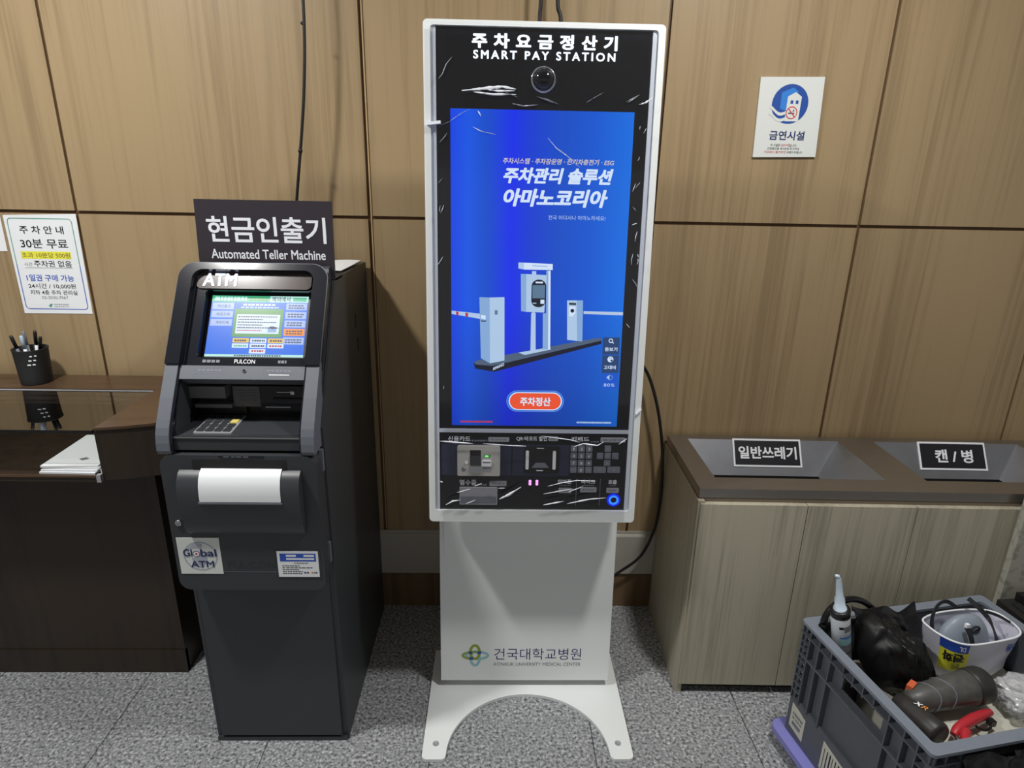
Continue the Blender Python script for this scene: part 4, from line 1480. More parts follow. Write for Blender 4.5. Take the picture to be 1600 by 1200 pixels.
for i in range(3):
    tag(leaflet('leaflet', -1.208 + 0.004 * i, -0.440 + 0.002 * i, 0.7475 + i * 0.0056, 0.148, 0.21, math.radians(-1.5 + i)), 'white leaflet underneath in the left pile on the desk shelf', 'leaflet', 'leaflets on the desk shelf')
tag(leaflet('leaflet', -1.203, -0.438, 0.7475 + 3 * 0.0056, 0.148, 0.21, math.radians(2), True), 'topmost white leaflet with two grey diamond marks on the left shelf pile', 'leaflet', 'leaflets on the desk shelf')
for i in range(2):
    tag(leaflet('leaflet', -1.050 + 0.0, -0.435, 0.7475 + i * 0.0056, 0.010, 0.20, 0), 'white leaflet edge in the right shelf pile', 'leaflet', 'leaflets in the right pile')

# pen cup
cup = thing('pen_cup', (-1.425, -0.088, 0.8865), 'black mesh pen cup standing on the wooden desk edge', 'pen cup')
cm = Matrix.Translation((-1.425, -0.088, 0.8865))
mb = MB()
mb.lathe([(0.0001, 0.0), (0.041, 0.0), (0.0415, 0.002), (0.046, 0.105), (0.0475, 0.107), (0.0475, 0.109), (0.045, 0.109), (0.0395, 0.004), (0.0001, 0.004)], 'black_matt', cm, 40)
mb.build('cup_body', cup)
mb = MB()
for i in range(3):
    a = math.radians(-62 + 9 * (i % 2))
    for k in range(2):
        z = 0.066 + 0.013 * i
        w = math.radians(-66 + 14 * k + 4 * i)
        p = Vector((-1.425 + 0.0452 * math.cos(w), -0.088 + 0.0452 * math.sin(w), 0.8865 + z))
        mb.box(p.x - 0.005, p.x + 0.005, p.y - 0.001, p.y + 0.001, p.z - 0.0016, p.z + 0.0016, 'ink_white')  # short white dashes on the side of the cup
part_label(mb.build('cup_mark', cup), 'small white dashes')
PENS = [(-0.030, -0.006, -0.026, 0.148, 'black_plastic', 'ink_grey', 'black pen leaning furthest left in the pen cup'),
        (-0.012, 0.010, -0.010, 0.158, 'ink_grey', 'ink_lightgrey', 'grey clicker pen standing left of centre in the pen cup'),
        (-0.006, -0.014, -0.003, 0.150, 'pen_blue', 'ink_white', 'pale blue and white pen in the middle of the pen cup'),
        (0.014, 0.012, 0.006, 0.160, 'black_plastic', 'ink_white', 'black pen with white barrel right of centre in the pen cup'),
        (0.028, -0.004, 0.026, 0.146, 'black_plastic', 'black_plastic', 'all black pen leaning furthest right in the pen cup')]
for x, y, tx, h, ma, mc, lab in PENS:
    a = Vector((-1.425 + x * 0.35, -0.088 + y * 0.6, 0.8912))
    b = Vector((-1.425 + x + tx * 0.55, -0.088 + y, 0.8865 + h))
    d = (b - a).normalized()
    pen = thing('pen', a, lab, 'pen', 'pens in the cup')
    mb = MB()
    l = (b - a).length
    mb.tube([a, a + d * l * 0.72], 0.0045, mc, 10)
    mb.build('barrel', pen)
    mb = MB()
    mb.tube([a + d * l * 0.72, a + d * l * 0.97, b], [0.0052, 0.0050, 0.0034], ma, 10)
    mb.build('cap', pen)

# ------------------------------------------------------------------ things on the wall
mb = MB()
PW = Frame((0, -0.0005, 0), (1, 0, 0), (0, 0, 1))
PC = [(-1.481, 1.084), (-1.2715, 1.0845), (-1.2655, 1.388), (-1.4815, 1.3815)]
mb.prism(PC, 0.0, 0.0012, 'white_paper', PW)
ou = rrect(-1.473, -1.281, 1.097, 1.374, 0.012, 6)
inn = rrect(-1.4705, -1.2835, 1.0995, 1.3715, 0.0095, 6)
k = len(ou)
for i in range(k):
    j = (i + 1) % k
    m = 'ink_green' if (ou[i][1] + ou[j][1]) / 2 > 1.235 else 'ink_blue'
    if abs(ou[i][1] - ou[j][1]) > 0.1:
        zs = 1.235
        for z0, z1, mm in ((ou[i][1], zs, 'ink_green' if ou[i][1] > zs else 'ink_blue'), (zs, ou[j][1], 'ink_green' if ou[j][1] > zs else 'ink_blue')):
            mb.add([PW(ou[i][0], z0, 0.0015), PW(ou[j][0], z1, 0.0015), PW(inn[j][0], z1, 0.0015), PW(inn[i][0], z0, 0.0015)], [[0, 1, 2, 3]], mm)
    else:
        mb.add([PW(*ou[i], 0.0015), PW(*ou[j], 0.0015), PW(*inn[j], 0.0015), PW(*inn[i], 0.0015)], [[0, 1, 2, 3]], m)
T_ = 0.0017
mb.text('주 차 안 내', -1.441, -1.311, 1.328, 1.3515, T_, 'ink_black', PW, bold=0.012)
mb.text('30분 무료', -1.447, -1.306, 1.285, 1.3125, T_, 'ink_black', PW, bold=0.008)
mb.rect(-1.452, -1.303, 1.2535, 1.2755, 0.0016, 'ink_yellow', PW)
mb.text('초과 10분당 500원', -1.450, -1.305, 1.2565, 1.2725, 0.0018, 'ink_brown', PW, bold=0.012)
mb.text('시간', -1.449, -1.424, 1.231, 1.242, T_, 'ink_grey', PW)
mb.text('주차권 없음', -1.419, -1.306, 1.229, 1.2485, T_, 'ink_black', PW, bold=0.006)
mb.rect(-1.449, -1.305, 1.2255, 1.2265, T_, 'ink_grey', PW)
mb.text('1일권 구매 가능', -1.451, -1.308, 1.185, 1.2055, T_, 'ink_blue', PW, bold=0.012)
mb.text('24시간 / 10,000원', -1.4505, -1.307, 1.162, 1.178, T_, 'ink_black', PW, bold=0.004)
mb.text('지하 4층 주차 관리실', -1.449, -1.306, 1.143, 1.1575, T_, 'ink_black', PW, bold=0.004)
mb.text('02-2030-7967', -1.417, -1.337, 1.130, 1.139, T_, 'ink_grey', PW)
mb.poly([(-1.402, 1.108), (-1.395, 1.115), (-1.388, 1.114), (-1.393, 1.1065), (-1.396, 1.103)], T_, 'ink_green', PW)
mb.bars(-1.384, -1.340, 1.111, 1.115, T_, 'ink_lightgrey', PW, 6, 3)
mb.bars(-1.384, -1.340, 1.105, 1.1075, T_, 'ink_lightgrey', PW, 8, 4)
tag(mb.build('wall_notice', base=(-1.375, -0.0005, 1.084)), 'white parking notice with green and blue border and a yellow line taped to the wall', 'notice')

mb = MB()
mb.prism([(-1.70, 1.272), (-1.491, 1.275), (-1.490, 1.383), (-1.70, 1.38)], 0.0, 0.0012, 'white_paper', PW)
tag(mb.build('wall_notice', base=(-1.595, -0.0005, 1.272)), 'plain white notice cut off by the left edge beside the bordered parking notice', 'notice')

mb = MB()
NF = Frame((0.0, -0.001, 0), (1, 0, 0), (0, 0, 1))
NC = [(0.750, 1.587), (0.937, 1.591), (0.929, 1.8065), (0.744, 1.8025)]
mb.prism(NC, 0.0, 0.006, 'white_board', NF, 0.0015)
q = 0.0064
cx, cz, R = 0.8385, 1.733, 0.053
mb.poly(circ(cx, cz, R, 48), q, 'ink_deepblue', NF)
mb.poly([(cx - 0.028, cz - 0.012), (cx - 0.028, cz + 0.030), (cx + 0.004, cz + 0.044), (cx + 0.022, cz + 0.032), (cx + 0.002, cz + 0.026), (cx - 0.004, cz + 0.016), (cx - 0.004, cz - 0.020), (cx - 0.018, cz - 0.016)], q + 0.0002, 'ink_skyblue', NF)
mb.poly([(cx - 0.010, cz - 0.046), (cx + 0.030, cz - 0.046), (cx + 0.0315, cz + 0.020), (cx + 0.0125, cz + 0.032), (cx - 0.009, cz + 0.020)], q + 0.0004, 'white_board', NF)
for u in (0.0005, 0.0155):
    mb.rect(cx + u, cx + u + 0.008, cz + 0.001, cz + 0.010, q + 0.0006, 'ink_deepblue', NF)
for dz in (0.0, -0.0165):
    a = [(cx - 0.058 + 0.05 * t, cz - 0.010 + dz + 0.006 * math.cos(t * 5.2) - 0.011 * t) for t in [i / 12 for i in range(13)]]
    b = [(u, v - 0.0085) for u, v in a]
    mb.add([NF(u, v, q + 0.0005) for u, v in a] + [NF(u, v, q + 0.0005) for u, v in b], [[i, 13 + i, 14 + i, i + 1] for i in range(12)], 'white_board')
mb.ring(circ(cx + 0.0075, cz - 0.023, 0.017, 32), circ(cx + 0.0075, cz - 0.023, 0.0145, 32), q + 0.0008, 'ink_red', NF)
mb.poly([(cx - 0.002, cz - 0.026), (cx + 0.016, cz - 0.026), (cx + 0.016, cz - 0.023), (cx - 0.002, cz - 0.023)], q + 0.0008, 'ink_black', NF)
mb.poly([(cx - 0.004, cz - 0.013), (cx - 0.002, cz - 0.011), (cx + 0.0185, cz - 0.0325), (cx + 0.0165, cz - 0.0345)], q + 0.0009, 'ink_red', NF)
mb.poly([(cx + 0.010, cz - 0.020), (cx + 0.0155, cz - 0.020), (cx + 0.0145, cz - 0.014), (cx + 0.011, cz - 0.015)], q + 0.0008, 'ink_grey', NF)
mb.text('금연시설', 0.7905, 0.8945, 1.636, 1.661, q + 0.0002, 'ink_navy', NF, bold=0.016)
mb.text('이 시설은', 0.798, 0.826, 1.6175, 1.6255, q + 0.0002, 'ink_black', NF)
mb.text('금연구역', 0.829, 0.852, 1.6175, 1.6255, q + 0.0002, 'ink_red', NF)
mb.text('입니다.', 0.853, 0.876, 1.6175, 1.6255, q + 0.0002, 'ink_black', NF)
mb.text('건강증진법 제 9조에 의거하여', 0.790, 0.884, 1.6085, 1.6155, q + 0.0002, 'ink_black', NF)
mb.text('이곳에서 흡연하면', 0.782, 0.846, 1.5990, 1.6060, q + 0.0002, 'ink_red', NF)
mb.text('과태료가 부과됩니다.', 0.849, 0.896, 1.5990, 1.6060, q + 0.0002, 'ink_black', NF)
tag(mb.build('no_smoking_sign', base=(0.84, -0.001, 1.59)), 'white no smoking sign with blue round emblem high on the right wall', 'sign')

# ------------------------------------------------------------------ cables


def smooth_path(pts, n=8):
    P = [Vector(p) for p in pts]
    out = []
    for i in range(len(P) - 1):
        p0, p1, p2, p3 = P[max(i - 1, 0)], P[i], P[i + 1], P[min(i + 2, len(P) - 1)]
        for k in range(n):
            t = k / n
            out.append(0.5 * ((2 * p1) + (p2 - p0) * t + (2 * p0 - 5 * p1 + 4 * p2 - p3) * t * t + (3 * p1 - p0 - 3 * p2 + p3) * t ** 3))
    out.append(P[-1])
    return out


mb = MB()
mb.tube(smooth_path([(-0.52, -0.09, 2.6), (-0.521, -0.09, 2.2), (-0.517, -0.09, 1.945), (-0.534, -0.09, 1.72), (-0.578, -0.09, 1.44), (-0.592, -0.11, 1.30), (-0.594, -0.14, 1.268)]), 0.0042, 'cable_black', 8)
mb.tube([(-0.527, -0.09, 1.893), (-0.519, -0.09, 1.890)], 0.004, 'cable_black', 8)
mb.tube([(-0.560, -0.09, 1.577), (-0.551, -0.09, 1.575)], 0.0055, 'cable_black', 8)
tag(mb.build('power_cable'), 'black cable hanging from the ceiling down behind the cash machine sign', 'cable')
for x0, x1, lab in ((0.106, 0.104, 'left of two black cables dropping behind the white kiosk top'), (0.151, 0.163, 'right of two black cables dropping behind the white kiosk top')):
    mb = MB()
    mb.tube(smooth_path([(x0 - 0.01, -0.05, 2.6), (x0, -0.05, 2.2), (x0, -0.05, 1.975), (x1, -0.05, 1.90), (x1, -0.06, 1.6), (x1, -0.08, 1.2)]), 0.0055, 'cable_black', 8)
    tag(mb.build('power_cable'), lab, 'cable', 'cables above the kiosk')
mb = MB()
mb.tube(smooth_path([(0.30, -0.30, 1.02), (0.40, -0.16, 1.01), (0.480, -0.05, 0.933), (0.523, -0.05, 0.825), (0.553, -0.05, 0.689), (0.5655, -0.05, 0.571), (0.567, -0.05, 0.449), (0.556, -0.05, 0.348), (0.516, -0.05, 0.244), (0.437, -0.05, 0.172), (0.34, -0.09, 0.12), (0.25, -0.20, 0.10)]), 0.0052, 'cable_black', 8)
tag(mb.build('power_cable'), 'black cable curving between the white kiosk and the waste cabinet', 'cable')

# ------------------------------------------------------------------ crate on its dolly
ANG = math.radians(10.4)
CZ0, CZ1 = 0.06, 0.42
e1 = Vector((math.cos(ANG), math.sin(ANG), 0))
e2 = Vector((math.sin(ANG), -math.cos(ANG), 0))
A0 = Vector((0.815, -0.597, 0))
CLX, CLY = 0.572, 0.426


def cp_(a, c, z):
    """point at a along the crate's back edge and c towards the camera"""
    return A0 + e1 * a + e2 * c + Vector((0, 0, z))


cc = cp_(CLX / 2, CLY / 2, 0)
dolly = thing('flat_dolly', (cc.x, cc.y, 0), 'lavender plastic dolly under the grey crate', 'dolly', rotz=ANG)
CF = Frame(A0, e1, -e2)                                   # u along back edge, v = -towards camera
mb = MB()
mb.prism(rrect(-0.024, CLX - 0.006, -CLY - 0.024, 0.024, 0.03, 5), 0.040, 0.058, 'lavender_plastic', CF, 0.003)
deck = mb.build('deck', dolly)
for a in (0.06, CLX - 0.06):
    for c_ in (0.06, CLY - 0.06):
        mb = MB()
        w = cp_(a, c_, 0.0205)
        mb.lathe([(0.0001, -0.009), (0.0165, -0.009), (0.02, -0.006), (0.02, 0.006), (0.0165, 0.009), (0.0001, 0.009)], 'rubber', Matrix.Translation(w) @ Matrix.Rotation(ANG, 4, 'Z') @ Matrix.Rotation(math.pi / 2, 4, 'X'), 20)
        mb.box(-0.015, 0.015, -0.012, 0.012, 0.0185, 0.0205, 'steel', fr=Frame(w, e1, -e2))
        mb.build('caster', dolly)

crate = thing('storage_crate', (cc.x, cc.y, CZ0), 'open blue grey plastic crate full of tools at lower right', 'crate', rotz=ANG)
crate_in = 0.02
# walls: inner shell with slight draft
mb = MB()
d_ = 0.014


def lp(z, off):
    t = (z - CZ0) / (CZ1 - CZ0)
    i = off + d_ * (1 - t)
    return [(i, i), (CLX - i, i), (CLX - i, CLY - i), (i, CLY - i)]


def shell(off_o, off_i, z0, z1, mat, top_=False):
    o0, o1, i0, i1 = lp(z0, off_o), lp(z1, off_o), lp(z0, off_i), lp(z1, off_i)
    for i in range(4):
        j = (i + 1) % 4
        mb.add([cp_(*o0[i], z0), cp_(*o0[j], z0), cp_(*o1[j], z1), cp_(*o1[i], z1)], [[0, 1, 2, 3]], mat)
        mb.add([cp_(*i0[i], z0), cp_(*i0[j], z0), cp_(*i1[j], z1), cp_(*i1[i], z1)], [[3, 2, 1, 0]], mat)
        mb.add([cp_(*o1[i], z1), cp_(*o1[j], z1), cp_(*i1[j], z1), cp_(*i1[i], z1)], [[0, 1, 2, 3]], mat)
        mb.add([cp_(*o0[i], z0), cp_(*o0[j], z0), cp_(*i0[j], z0), cp_(*i0[i], z0)], [[3, 2, 1, 0]], mat)


# three sides solid; the short left side has a grip hole, so its wall is made of pieces
def side_piece(a0, c0, a1, c1, z0, z1, thick, mat):
    """upright slab between two plan points, thickness towards the crate's inside"""
    p0, p1 = Vector((a0, c0, 0)), Vector((a1, c1, 0))
    dr = (p1 - p0).normalized()
    nn = Vector((-dr.y, dr.x, 0)) * thick
    q = [p0, p1, p1 + nn, p0 + nn]
    vs = [cp_(v.x, v.y, z0) for v in q] + [cp_(v.x, v.y, z1) for v in q]
    mb.add(vs, [[0, 1, 2, 3], [7, 6, 5, 4], [0, 4, 5, 1], [1, 5, 6, 2], [2, 6, 7, 3], [3, 7, 4, 0]], mat)


IN = 0.020
side_piece(IN, IN, CLX - IN, IN, CZ0, CZ1 - 0.006, 0.005, 'crate_plastic_dark')
side_piece(CLX - IN, IN, CLX - IN, CLY - IN, CZ0, CZ1 - 0.006, 0.005, 'crate_plastic_dark')
side_piece(CLX - IN, CLY - IN, IN, CLY - IN, CZ0, CZ1 - 0.006, 0.005, 'crate_plastic_dark')
hz0, hz1, hc0, hc1 = 0.325, 0.372, CLY * 0.36, CLY * 0.66
side_piece(IN, CLY - IN, IN, IN, CZ0, hz0, 0.005, 'crate_plastic_dark')
side_piece(IN, CLY - IN, IN, IN, hz1, CZ1 - 0.006, 0.005, 'crate_plastic_dark')
side_piece(IN, hc0, IN, IN, hz0, hz1, 0.005, 'crate_plastic_dark')
side_piece(IN, CLY - IN, IN, hc1, hz0, hz1, 0.005, 'crate_plastic_dark')
mb.box(IN, CLX - IN, -CLY + IN, -IN, CZ0, CZ0 + 0.005, 'crate_plastic_dark', fr=CF)
walls = mb.build('walls', crate)
mb = MB()
ro = [(u, -v) for u, v in rrect(0.0, CLX, 0.0, CLY, 0.012, 5)]
ri = [(u, -v) for u, v in rrect(0.026, CLX - 0.026, 0.026, CLY - 0.026, 0.010, 5)]
mb.ringprism(ro[::-1], ri[::-1], CZ1 - 0.008, CZ1, 'crate_plastic', CF)
mb.build('rim', crate)
# ribs on the outside of the walls
mb = MB()
for z in (0.385, 0.318):
    mb.ringprism([(u, v) for u, v in [(0.003, -0.003), (CLX - 0.003, -0.003), (CLX - 0.003, -CLY + 0.003), (0.003, -CLY + 0.003)]][::-1],
                 [(u, v) for u, v in [(IN, -IN), (CLX - IN, -IN), (CLX - IN, -CLY + IN), (IN, -CLY + IN)]][::-1], z - 0.002, z + 0.002, 'crate_plastic_dark', CF)
mb.ringprism([(0.008, -0.008), (CLX - 0.008, -0.008), (CLX - 0.008, -CLY + 0.008), (0.008, -CLY + 0.008)][::-1], [(IN, -IN), (CLX - IN, -IN), (CLX - IN, -CLY + IN), (IN, -CLY + IN)][::-1], 0.168, 0.176, 'crate_plastic_dark', CF)
for c_ in (0.010, 0.040, 0.075, 0.118, CLY - 0.118, CLY - 0.075, CLY - 0.040, CLY - 0.010):
    z0 = 0.172
    mb.box(0.004, IN + 0.001, -c_ - 0.002, -c_ + 0.002, z0, CZ1 - 0.007, 'crate_plastic_dark', fr=CF)
    mb.box(CLX - IN - 0.001, CLX - 0.004, -c_ - 0.002, -c_ + 0.002, z0, CZ1 - 0.007, 'crate_plastic_dark', fr=CF)
for c_ in (0.162, 0.195, 0.228, 0.262):
    mb.box(0.004, IN + 0.001, -c_ - 0.0015, -c_ + 0.0015, 0.376, CZ1 - 0.007, 'crate_plastic_dark', fr=CF)
for a in (0.012, 0.04, 0.08, 0.15, 0.25, CLX - 0.25, CLX - 0.15, CLX - 0.08, CLX - 0.04, CLX - 0.012):
    for c0, c1 in ((0.004, IN + 0.001), (CLY - IN - 0.001, CLY - 0.004)):
        mb.box(a - 0.002, a + 0.002, -c1, -c0, 0.172, CZ1 - 0.007, 'crate_plastic_dark', fr=CF)
for z in (0.20, 0.225, 0.25, 0.275, 0.30, 0.34, 0.36):
    mb.box(0.004, IN, -0.040, -0.006, z - 0.0015, z + 0.0015, 'crate_plastic_dark', fr=CF)
    mb.box(0.004, IN, -CLY + 0.006, -CLY + 0.040, z - 0.0015, z + 0.0015, 'crate_plastic_dark', fr=CF)
mb.box(0.007, IN, -CLY + 0.008, -0.008, CZ0, 0.17, 'crate_plastic_dark', fr=CF)
mb.box(0.007, CLX - 0.007, -CLY + 0.007, -CLY + IN, CZ0, 0.17, 'crate_plastic_dark', fr=CF)
mb.build('ribs', crate)
LFm = Frame(cp_(0.0068, 0, 0), e2, (0, 0, 1))             # left outer face: u towards camera, v up
LFm.n = -e1
mb = MB()
mb.prism([(0.022, 0.085), (0.078, 0.078), (0.078, 0.150), (0.022, 0.160)], 0.0, 0.0008, 'paper_beige', LFm)
mb.bars(0.030, 0.070, 0.128, 0.138, 0.0011, 'ink_grey', LFm, 5, 1)
mb.bars(0.030, 0.070, 0.116, 0.122, 0.0011, 'ink_grey', LFm, 4, 2)
mb.rect(0.032, 0.066, 0.096, 0.108, 0.0011, 'ink_grey', LFm)
part_label(mb.build('paper_label', crate), 'worn white paper label')
mb = MB()
mb.prism([(0.150, 0.075), (0.225, 0.068), (0.225, 0.150), (0.150, 0.160)], 0.0, 0.0008, 'paper_beige', LFm)
for i in range(6):
    mb.rect(0.158 + i * 0.010, 0.158 + i * 0.010 + 0.002 + 0.0012 * (i % 3), 0.08, 0.145, 0.0011, 'ink_black', LFm)
part_label(mb.build('paper_label', crate), 'white barcode label')


# ------------------------------------------------------------------ contents of the crate
def blob(mb, c, r, mat, seed=0, amp=0.18, freq=9.0, nu=40, nv=24, power=0.75, clip=None, M=None):
    """crumpled, boxy lump"""
    off = Vector((seed * 3.7, seed * 1.9, seed * 0.7))

    def fn(a, b):
        th, ph = 2 * math.pi * a, math.pi * (b - 0.5)
        sg = lambda x: math.copysign(abs(x) ** power, x)
        d = Vector((sg(math.cos(ph)) * sg(math.cos(th)), sg(math.cos(ph)) * sg(math.sin(th)), sg(math.sin(ph))))
        dn = Vector((math.cos(ph) * math.cos(th), math.cos(ph) * math.sin(th), math.sin(ph)))
        k = 1 + amp * noise.fractal(dn * freq * 0.35 + off, 0.8, 2.2, 4)
        k += amp * 0.35 * abs(noise.noise(dn * freq + off))
        p = Vector((d.x * r[0] * k, d.y * r[1] * k, d.z * r[2] * k))
        if M:
            p = M @ p
        p = c + p
        if clip is not None and p.z < clip:
            p.z = clip
        return p
    mb.grid(fn, nu, nv, mat)


RC = Matrix.Rotation(ANG, 3, 'Z')
FL = CZ0 + 0.0055                                        # crate floor

# packing that fills the lower part of the crate
mb = MB()


def fill_h(u, v):
    return 0.294 + 0.010 * noise.fractal(Vector((u * 14, v * 14, 1)), 0.8, 2, 3)


def fill(a, b):
    u, v = 0.130 + (CLX - 0.171) * a, 0.041 + (CLY - 0.082) * b
    return cp_(u, v, fill_h(u, v))


mb.grid(fill, 30, 24, 'paper_beige')


def skirt(a, b):
    t = a * 4
    i, f = int(min(t, 3.9999)), t - int(min(t, 3.9999))
    c4 = [(0.130, 0.041), (CLX - 0.041, 0.041), (CLX - 0.041, CLY - 0.041), (0.130, CLY - 0.041)]
    p, q = c4[i], c4[(i + 1) % 4]
    u, v = p[0] + (q[0] - p[0]) * f, p[1] + (q[1] - p[1]) * f
    return cp_(u, v, FL + (fill_h(u, v) - FL) * b)


mb.grid(skirt, 40, 2, 'paper_beige')
tag(mb.build('packing_paper'), 'crumpled pale packing paper filling the bottom of the grey crate', 'packing paper')
PF = 0.306

# cartridge of sealant, leaning towards the left wall
cb = cp_(0.094, 0.071, 0.2985)
cart = thing('sealant_cartridge', cb, 'white sealant cartridge with long pale nozzle standing in the crate corner', 'sealant')
ax = (Vector((0, 0, 1)) - e1 * 0.245).normalized()
ay = Vector((0, 1, 0)) - ax * ax.y
ay.normalize()
bm_ = Matrix.Translation(cb) @ Matrix((ay.cross(ax), ay, ax)).transposed().to_4x4()
mb = MB()
mb.lathe([(0.0001, 0.0), (0.0228, 0.0), (0.0228, 0.196), (0.0225, 0.197)], 'tube_white', bm_, 32, cap=False)
tube_ = mb.build('tube', cart)
mb = MB()
for z0, z1, a0, a1, m in ((0.158, 0.166, 235, 262, 'ink_black'), (0.148, 0.166, 264, 318, 'ink_grey'), (0.128, 0.133, 236, 320, 'ink_skyblue'), (0.108, 0.126, 232, 320, 'ink_teal'), (0.098, 0.101, 238, 320, 'ink_grey'), (0.088, 0.091, 238, 285, 'ink_grey'), (0.078, 0.081, 240, 310, 'ink_black'), (0.068, 0.071, 240, 295, 'ink_grey')):
    k = 8
    pts = []
    for i in range(k + 1):
        w = math.radians(a0 + (a1 - a0) * i / k)
        pts.append((math.cos(w) * 0.0230, math.sin(w) * 0.0230))
    mb.add([bm_ @ Vector((x, y, z0)) for x, y in pts] + [bm_ @ Vector((x, y, z1)) for x, y in pts], [[i, i + 1, k + 2 + i, k + 1 + i] for i in range(k)], m)
mb.build('printed_label', tube_)
mb = MB()
mb.lathe([(0.0236, 0.188), (0.0240, 0.198), (0.0236, 0.206), (0.018, 0.207), (0.012, 0.207)], 'black_plastic', bm_, 32)
part_label(mb.build('collar', cart), 'black collar')
mb = MB()
mb.lathe([(0.016, 0.207), (0.0155, 0.211), (0.0125, 0.212), (0.0118, 0.24), (0.0090, 0.245), (0.0070, 0.285), (0.0052, 0.302)], 'nozzle_white', bm_, 20)
mb.tube([bm_ @ Vector((0, 0, 0.300)), bm_ @ Vector((-0.002, 0, 0.309)), bm_ @ Vector((-0.008, 0, 0.312))], [0.0050, 0.0046, 0.0032], 'nozzle_white', 10)
part_label(mb.build('nozzle', cart), 'pale blue-white nozzle')

# black tool bag
bag = thing('tool_bag', cp_(0.185, 0.11, PF), 'crumpled black bag bulging out of the crate behind the sealant cartridge', 'bag')
mb = MB()


def bagblob(a, b):
    """soft sack: high at the cartridge, sloping down to the right, front falling towards the camera, broad folds"""
    q = abs(2 * a - 1)
    sc = max(0.0, 1 - q ** 5) ** 0.4
    u = 0.092 + 0.190 * a
    w = 2 * math.pi * b
    sg = lambda x, p=0.6: math.copysign(abs(x) ** p, x)
    cy, cz = sg(math.cos(w)), sg(math.sin(w))
    p = Vector((a * 3.0, math.cos(w) * 1.1, math.sin(w) * 1.1))
    f = 0.012 * noise.noise(p * 1.3 + Vector((4, 1, 2))) - 0.018 * abs(noise.noise(p * 2.1 + Vector((1, 7, 2)))) + 0.008 * abs(noise.noise(p * 4.3))
    zt = PF + (0.495 - 0.46 * a * 0.19 / 0.19 * 0.19 - PF) * sc
    hz = (zt - PF) / 2
    c_ = 0.114 + (0.066 + f) * sc * cy - 0.026 * cz * sc
    z = PF + hz + (hz + f * sc) * cz
    u += 0.004 + 0.040 * (1 - a) * (1 - (z - PF) / max(0.02, zt - PF))
    return cp_(u + 0.010 * noise.noise(p * 1.7) * a, min(0.186, max(c_, 0.0445)), max(z, PF))


mb.grid(bagblob, 80, 48, 'bag_black')
bb = mb.build('bag_body', bag)
mb = MB()


def flap(a, b):
    p = cp_(0.095 + 0.195 * a, 0.050 + 0.035 * b, 0.462 + 0.026 * (1 - b) - 0.05 * a + 0.040 * max(0, a - 0.78) * 4.5 * (1 - b) - 0.008 * math.sin(a * 9))
    return p + Vector((0, 0, 0.006 * noise.noise(Vector((a * 6, b * 4, 2)))))


mb.grid(flap, 24, 8, 'bag_black_gloss')
mb.grid(lambda a, b: flap(a, b) - Vector((0, 0.003, 0.003)), 24, 8, 'bag_black_gloss')
mb.build('bag_flap', bag)
mb = MB()
mb.box(0.0405, 0.122, -0.104, -0.0425, FL + 0.0005, 0.2915, 'bag_black', 0.006, 3, fr=CF)
mb.build('side_pouch', bag)
mb = MB()
arc = []
for i in range(19):
    t = i / 18
    w = math.pi * (1.02 - 0.92 * t)
    arc.append(cp_(0.082 + 0.044 * math.cos(w) + 0.06 * t * t, 0.0345, 0.43 + 0.062 * math.sin(w)))
mb.tube(arc, 0.0085, 'bag_black_gloss', 8)
mb.tube([cp_(0.0405, 0.0345, 0.44), cp_(0.0405, 0.0345, 0.40), cp_(0.0405, 0.0355, 0.33)], [0.0085, 0.0088, 0.006], 'bag_black_gloss', 8)
mb.build('bag_handle', bag)
mb = MB()
mb.tube([bagblob(0.30 + 0.02 * i, 0.085 - 0.004 * i) + e2 * 0.0015 + Vector((0, 0, 0.001)) for i in range(9)], 0.0012, 'chrome', 6)  # thin chrome line added to paint a glint on the bag
part_label(mb.build('zip_glint', bag), 'thin bright line put in for the glint of a zip')

# power tool: rounded barrel plus grip with battery
drill = thing('power_tool', cp_(0.20, 0.27, PF), 'dusty dark grey power tool with rounded barrel lying in the crate', 'power tool')
mb = MB()
a, b = cp_(0.150, 0.229, 0.343), cp_(0.352, 0.227, 0.356)
dv = (b - a)
mb.tube([a - dv * 0.06, a, a + dv * 0.10, a + dv * 0.2, a + dv * 0.35, a + dv * 0.55, a + dv * 0.78, a + dv * 0.80], [0.018, 0.026, 0.030, 0.033, 0.035, 0.038, 0.041, 0.038], 'tool_grey', 28)
brl = mb.build('barrel', drill)
mb = MB()
mb.tube([a + dv * 0.79, a + dv * 0.80, a + dv * 0.82, a + dv * 0.96, a + dv * 1.0, a + dv * 1.005], [0.038, 0.0425, 0.0435, 0.0435, 0.040, 0.01], 'tool_dark', 28)
part_label(mb.build('end_cap', brl), 'darker end cap')
x = dv.normalized()
y = x.cross(Vector((0, 0, 1))).normalized()
z = y.cross(x)
for t, rr_ in ((0.22, 0.0335), (0.42, 0.0362)):
    mb = MB()
    ring_ = []
    for i in range(13):
        w = math.radians(-30 + 220 * i / 12)
        ring_.append(a + dv * (t + 0.04 * math.sin(w * 2)) + (y * math.cos(w) + z * math.sin(w)) * rr_)
    mb.tube(ring_, 0.0014, 'btn_grey', 6)
    mb.build('seam', brl)
mb = MB()
g0, g1 = cp_(0.122, 0.222, 0.338), cp_(0.134, 0.322, 0.338)
gd = (g1 - g0)
mb.tube([g0 - gd * 0.10, g0 - gd * 0.04, g0 + gd * 0.25, g0 + gd * 0.7, g0 + gd * 0.98, g0 + gd * 1.05, g0 + gd * 1.06], [0.012, 0.022, 0.027, 0.029, 0.031, 0.027, 0.012], 'tool_dark', 20)
grip = mb.build('grip', drill)
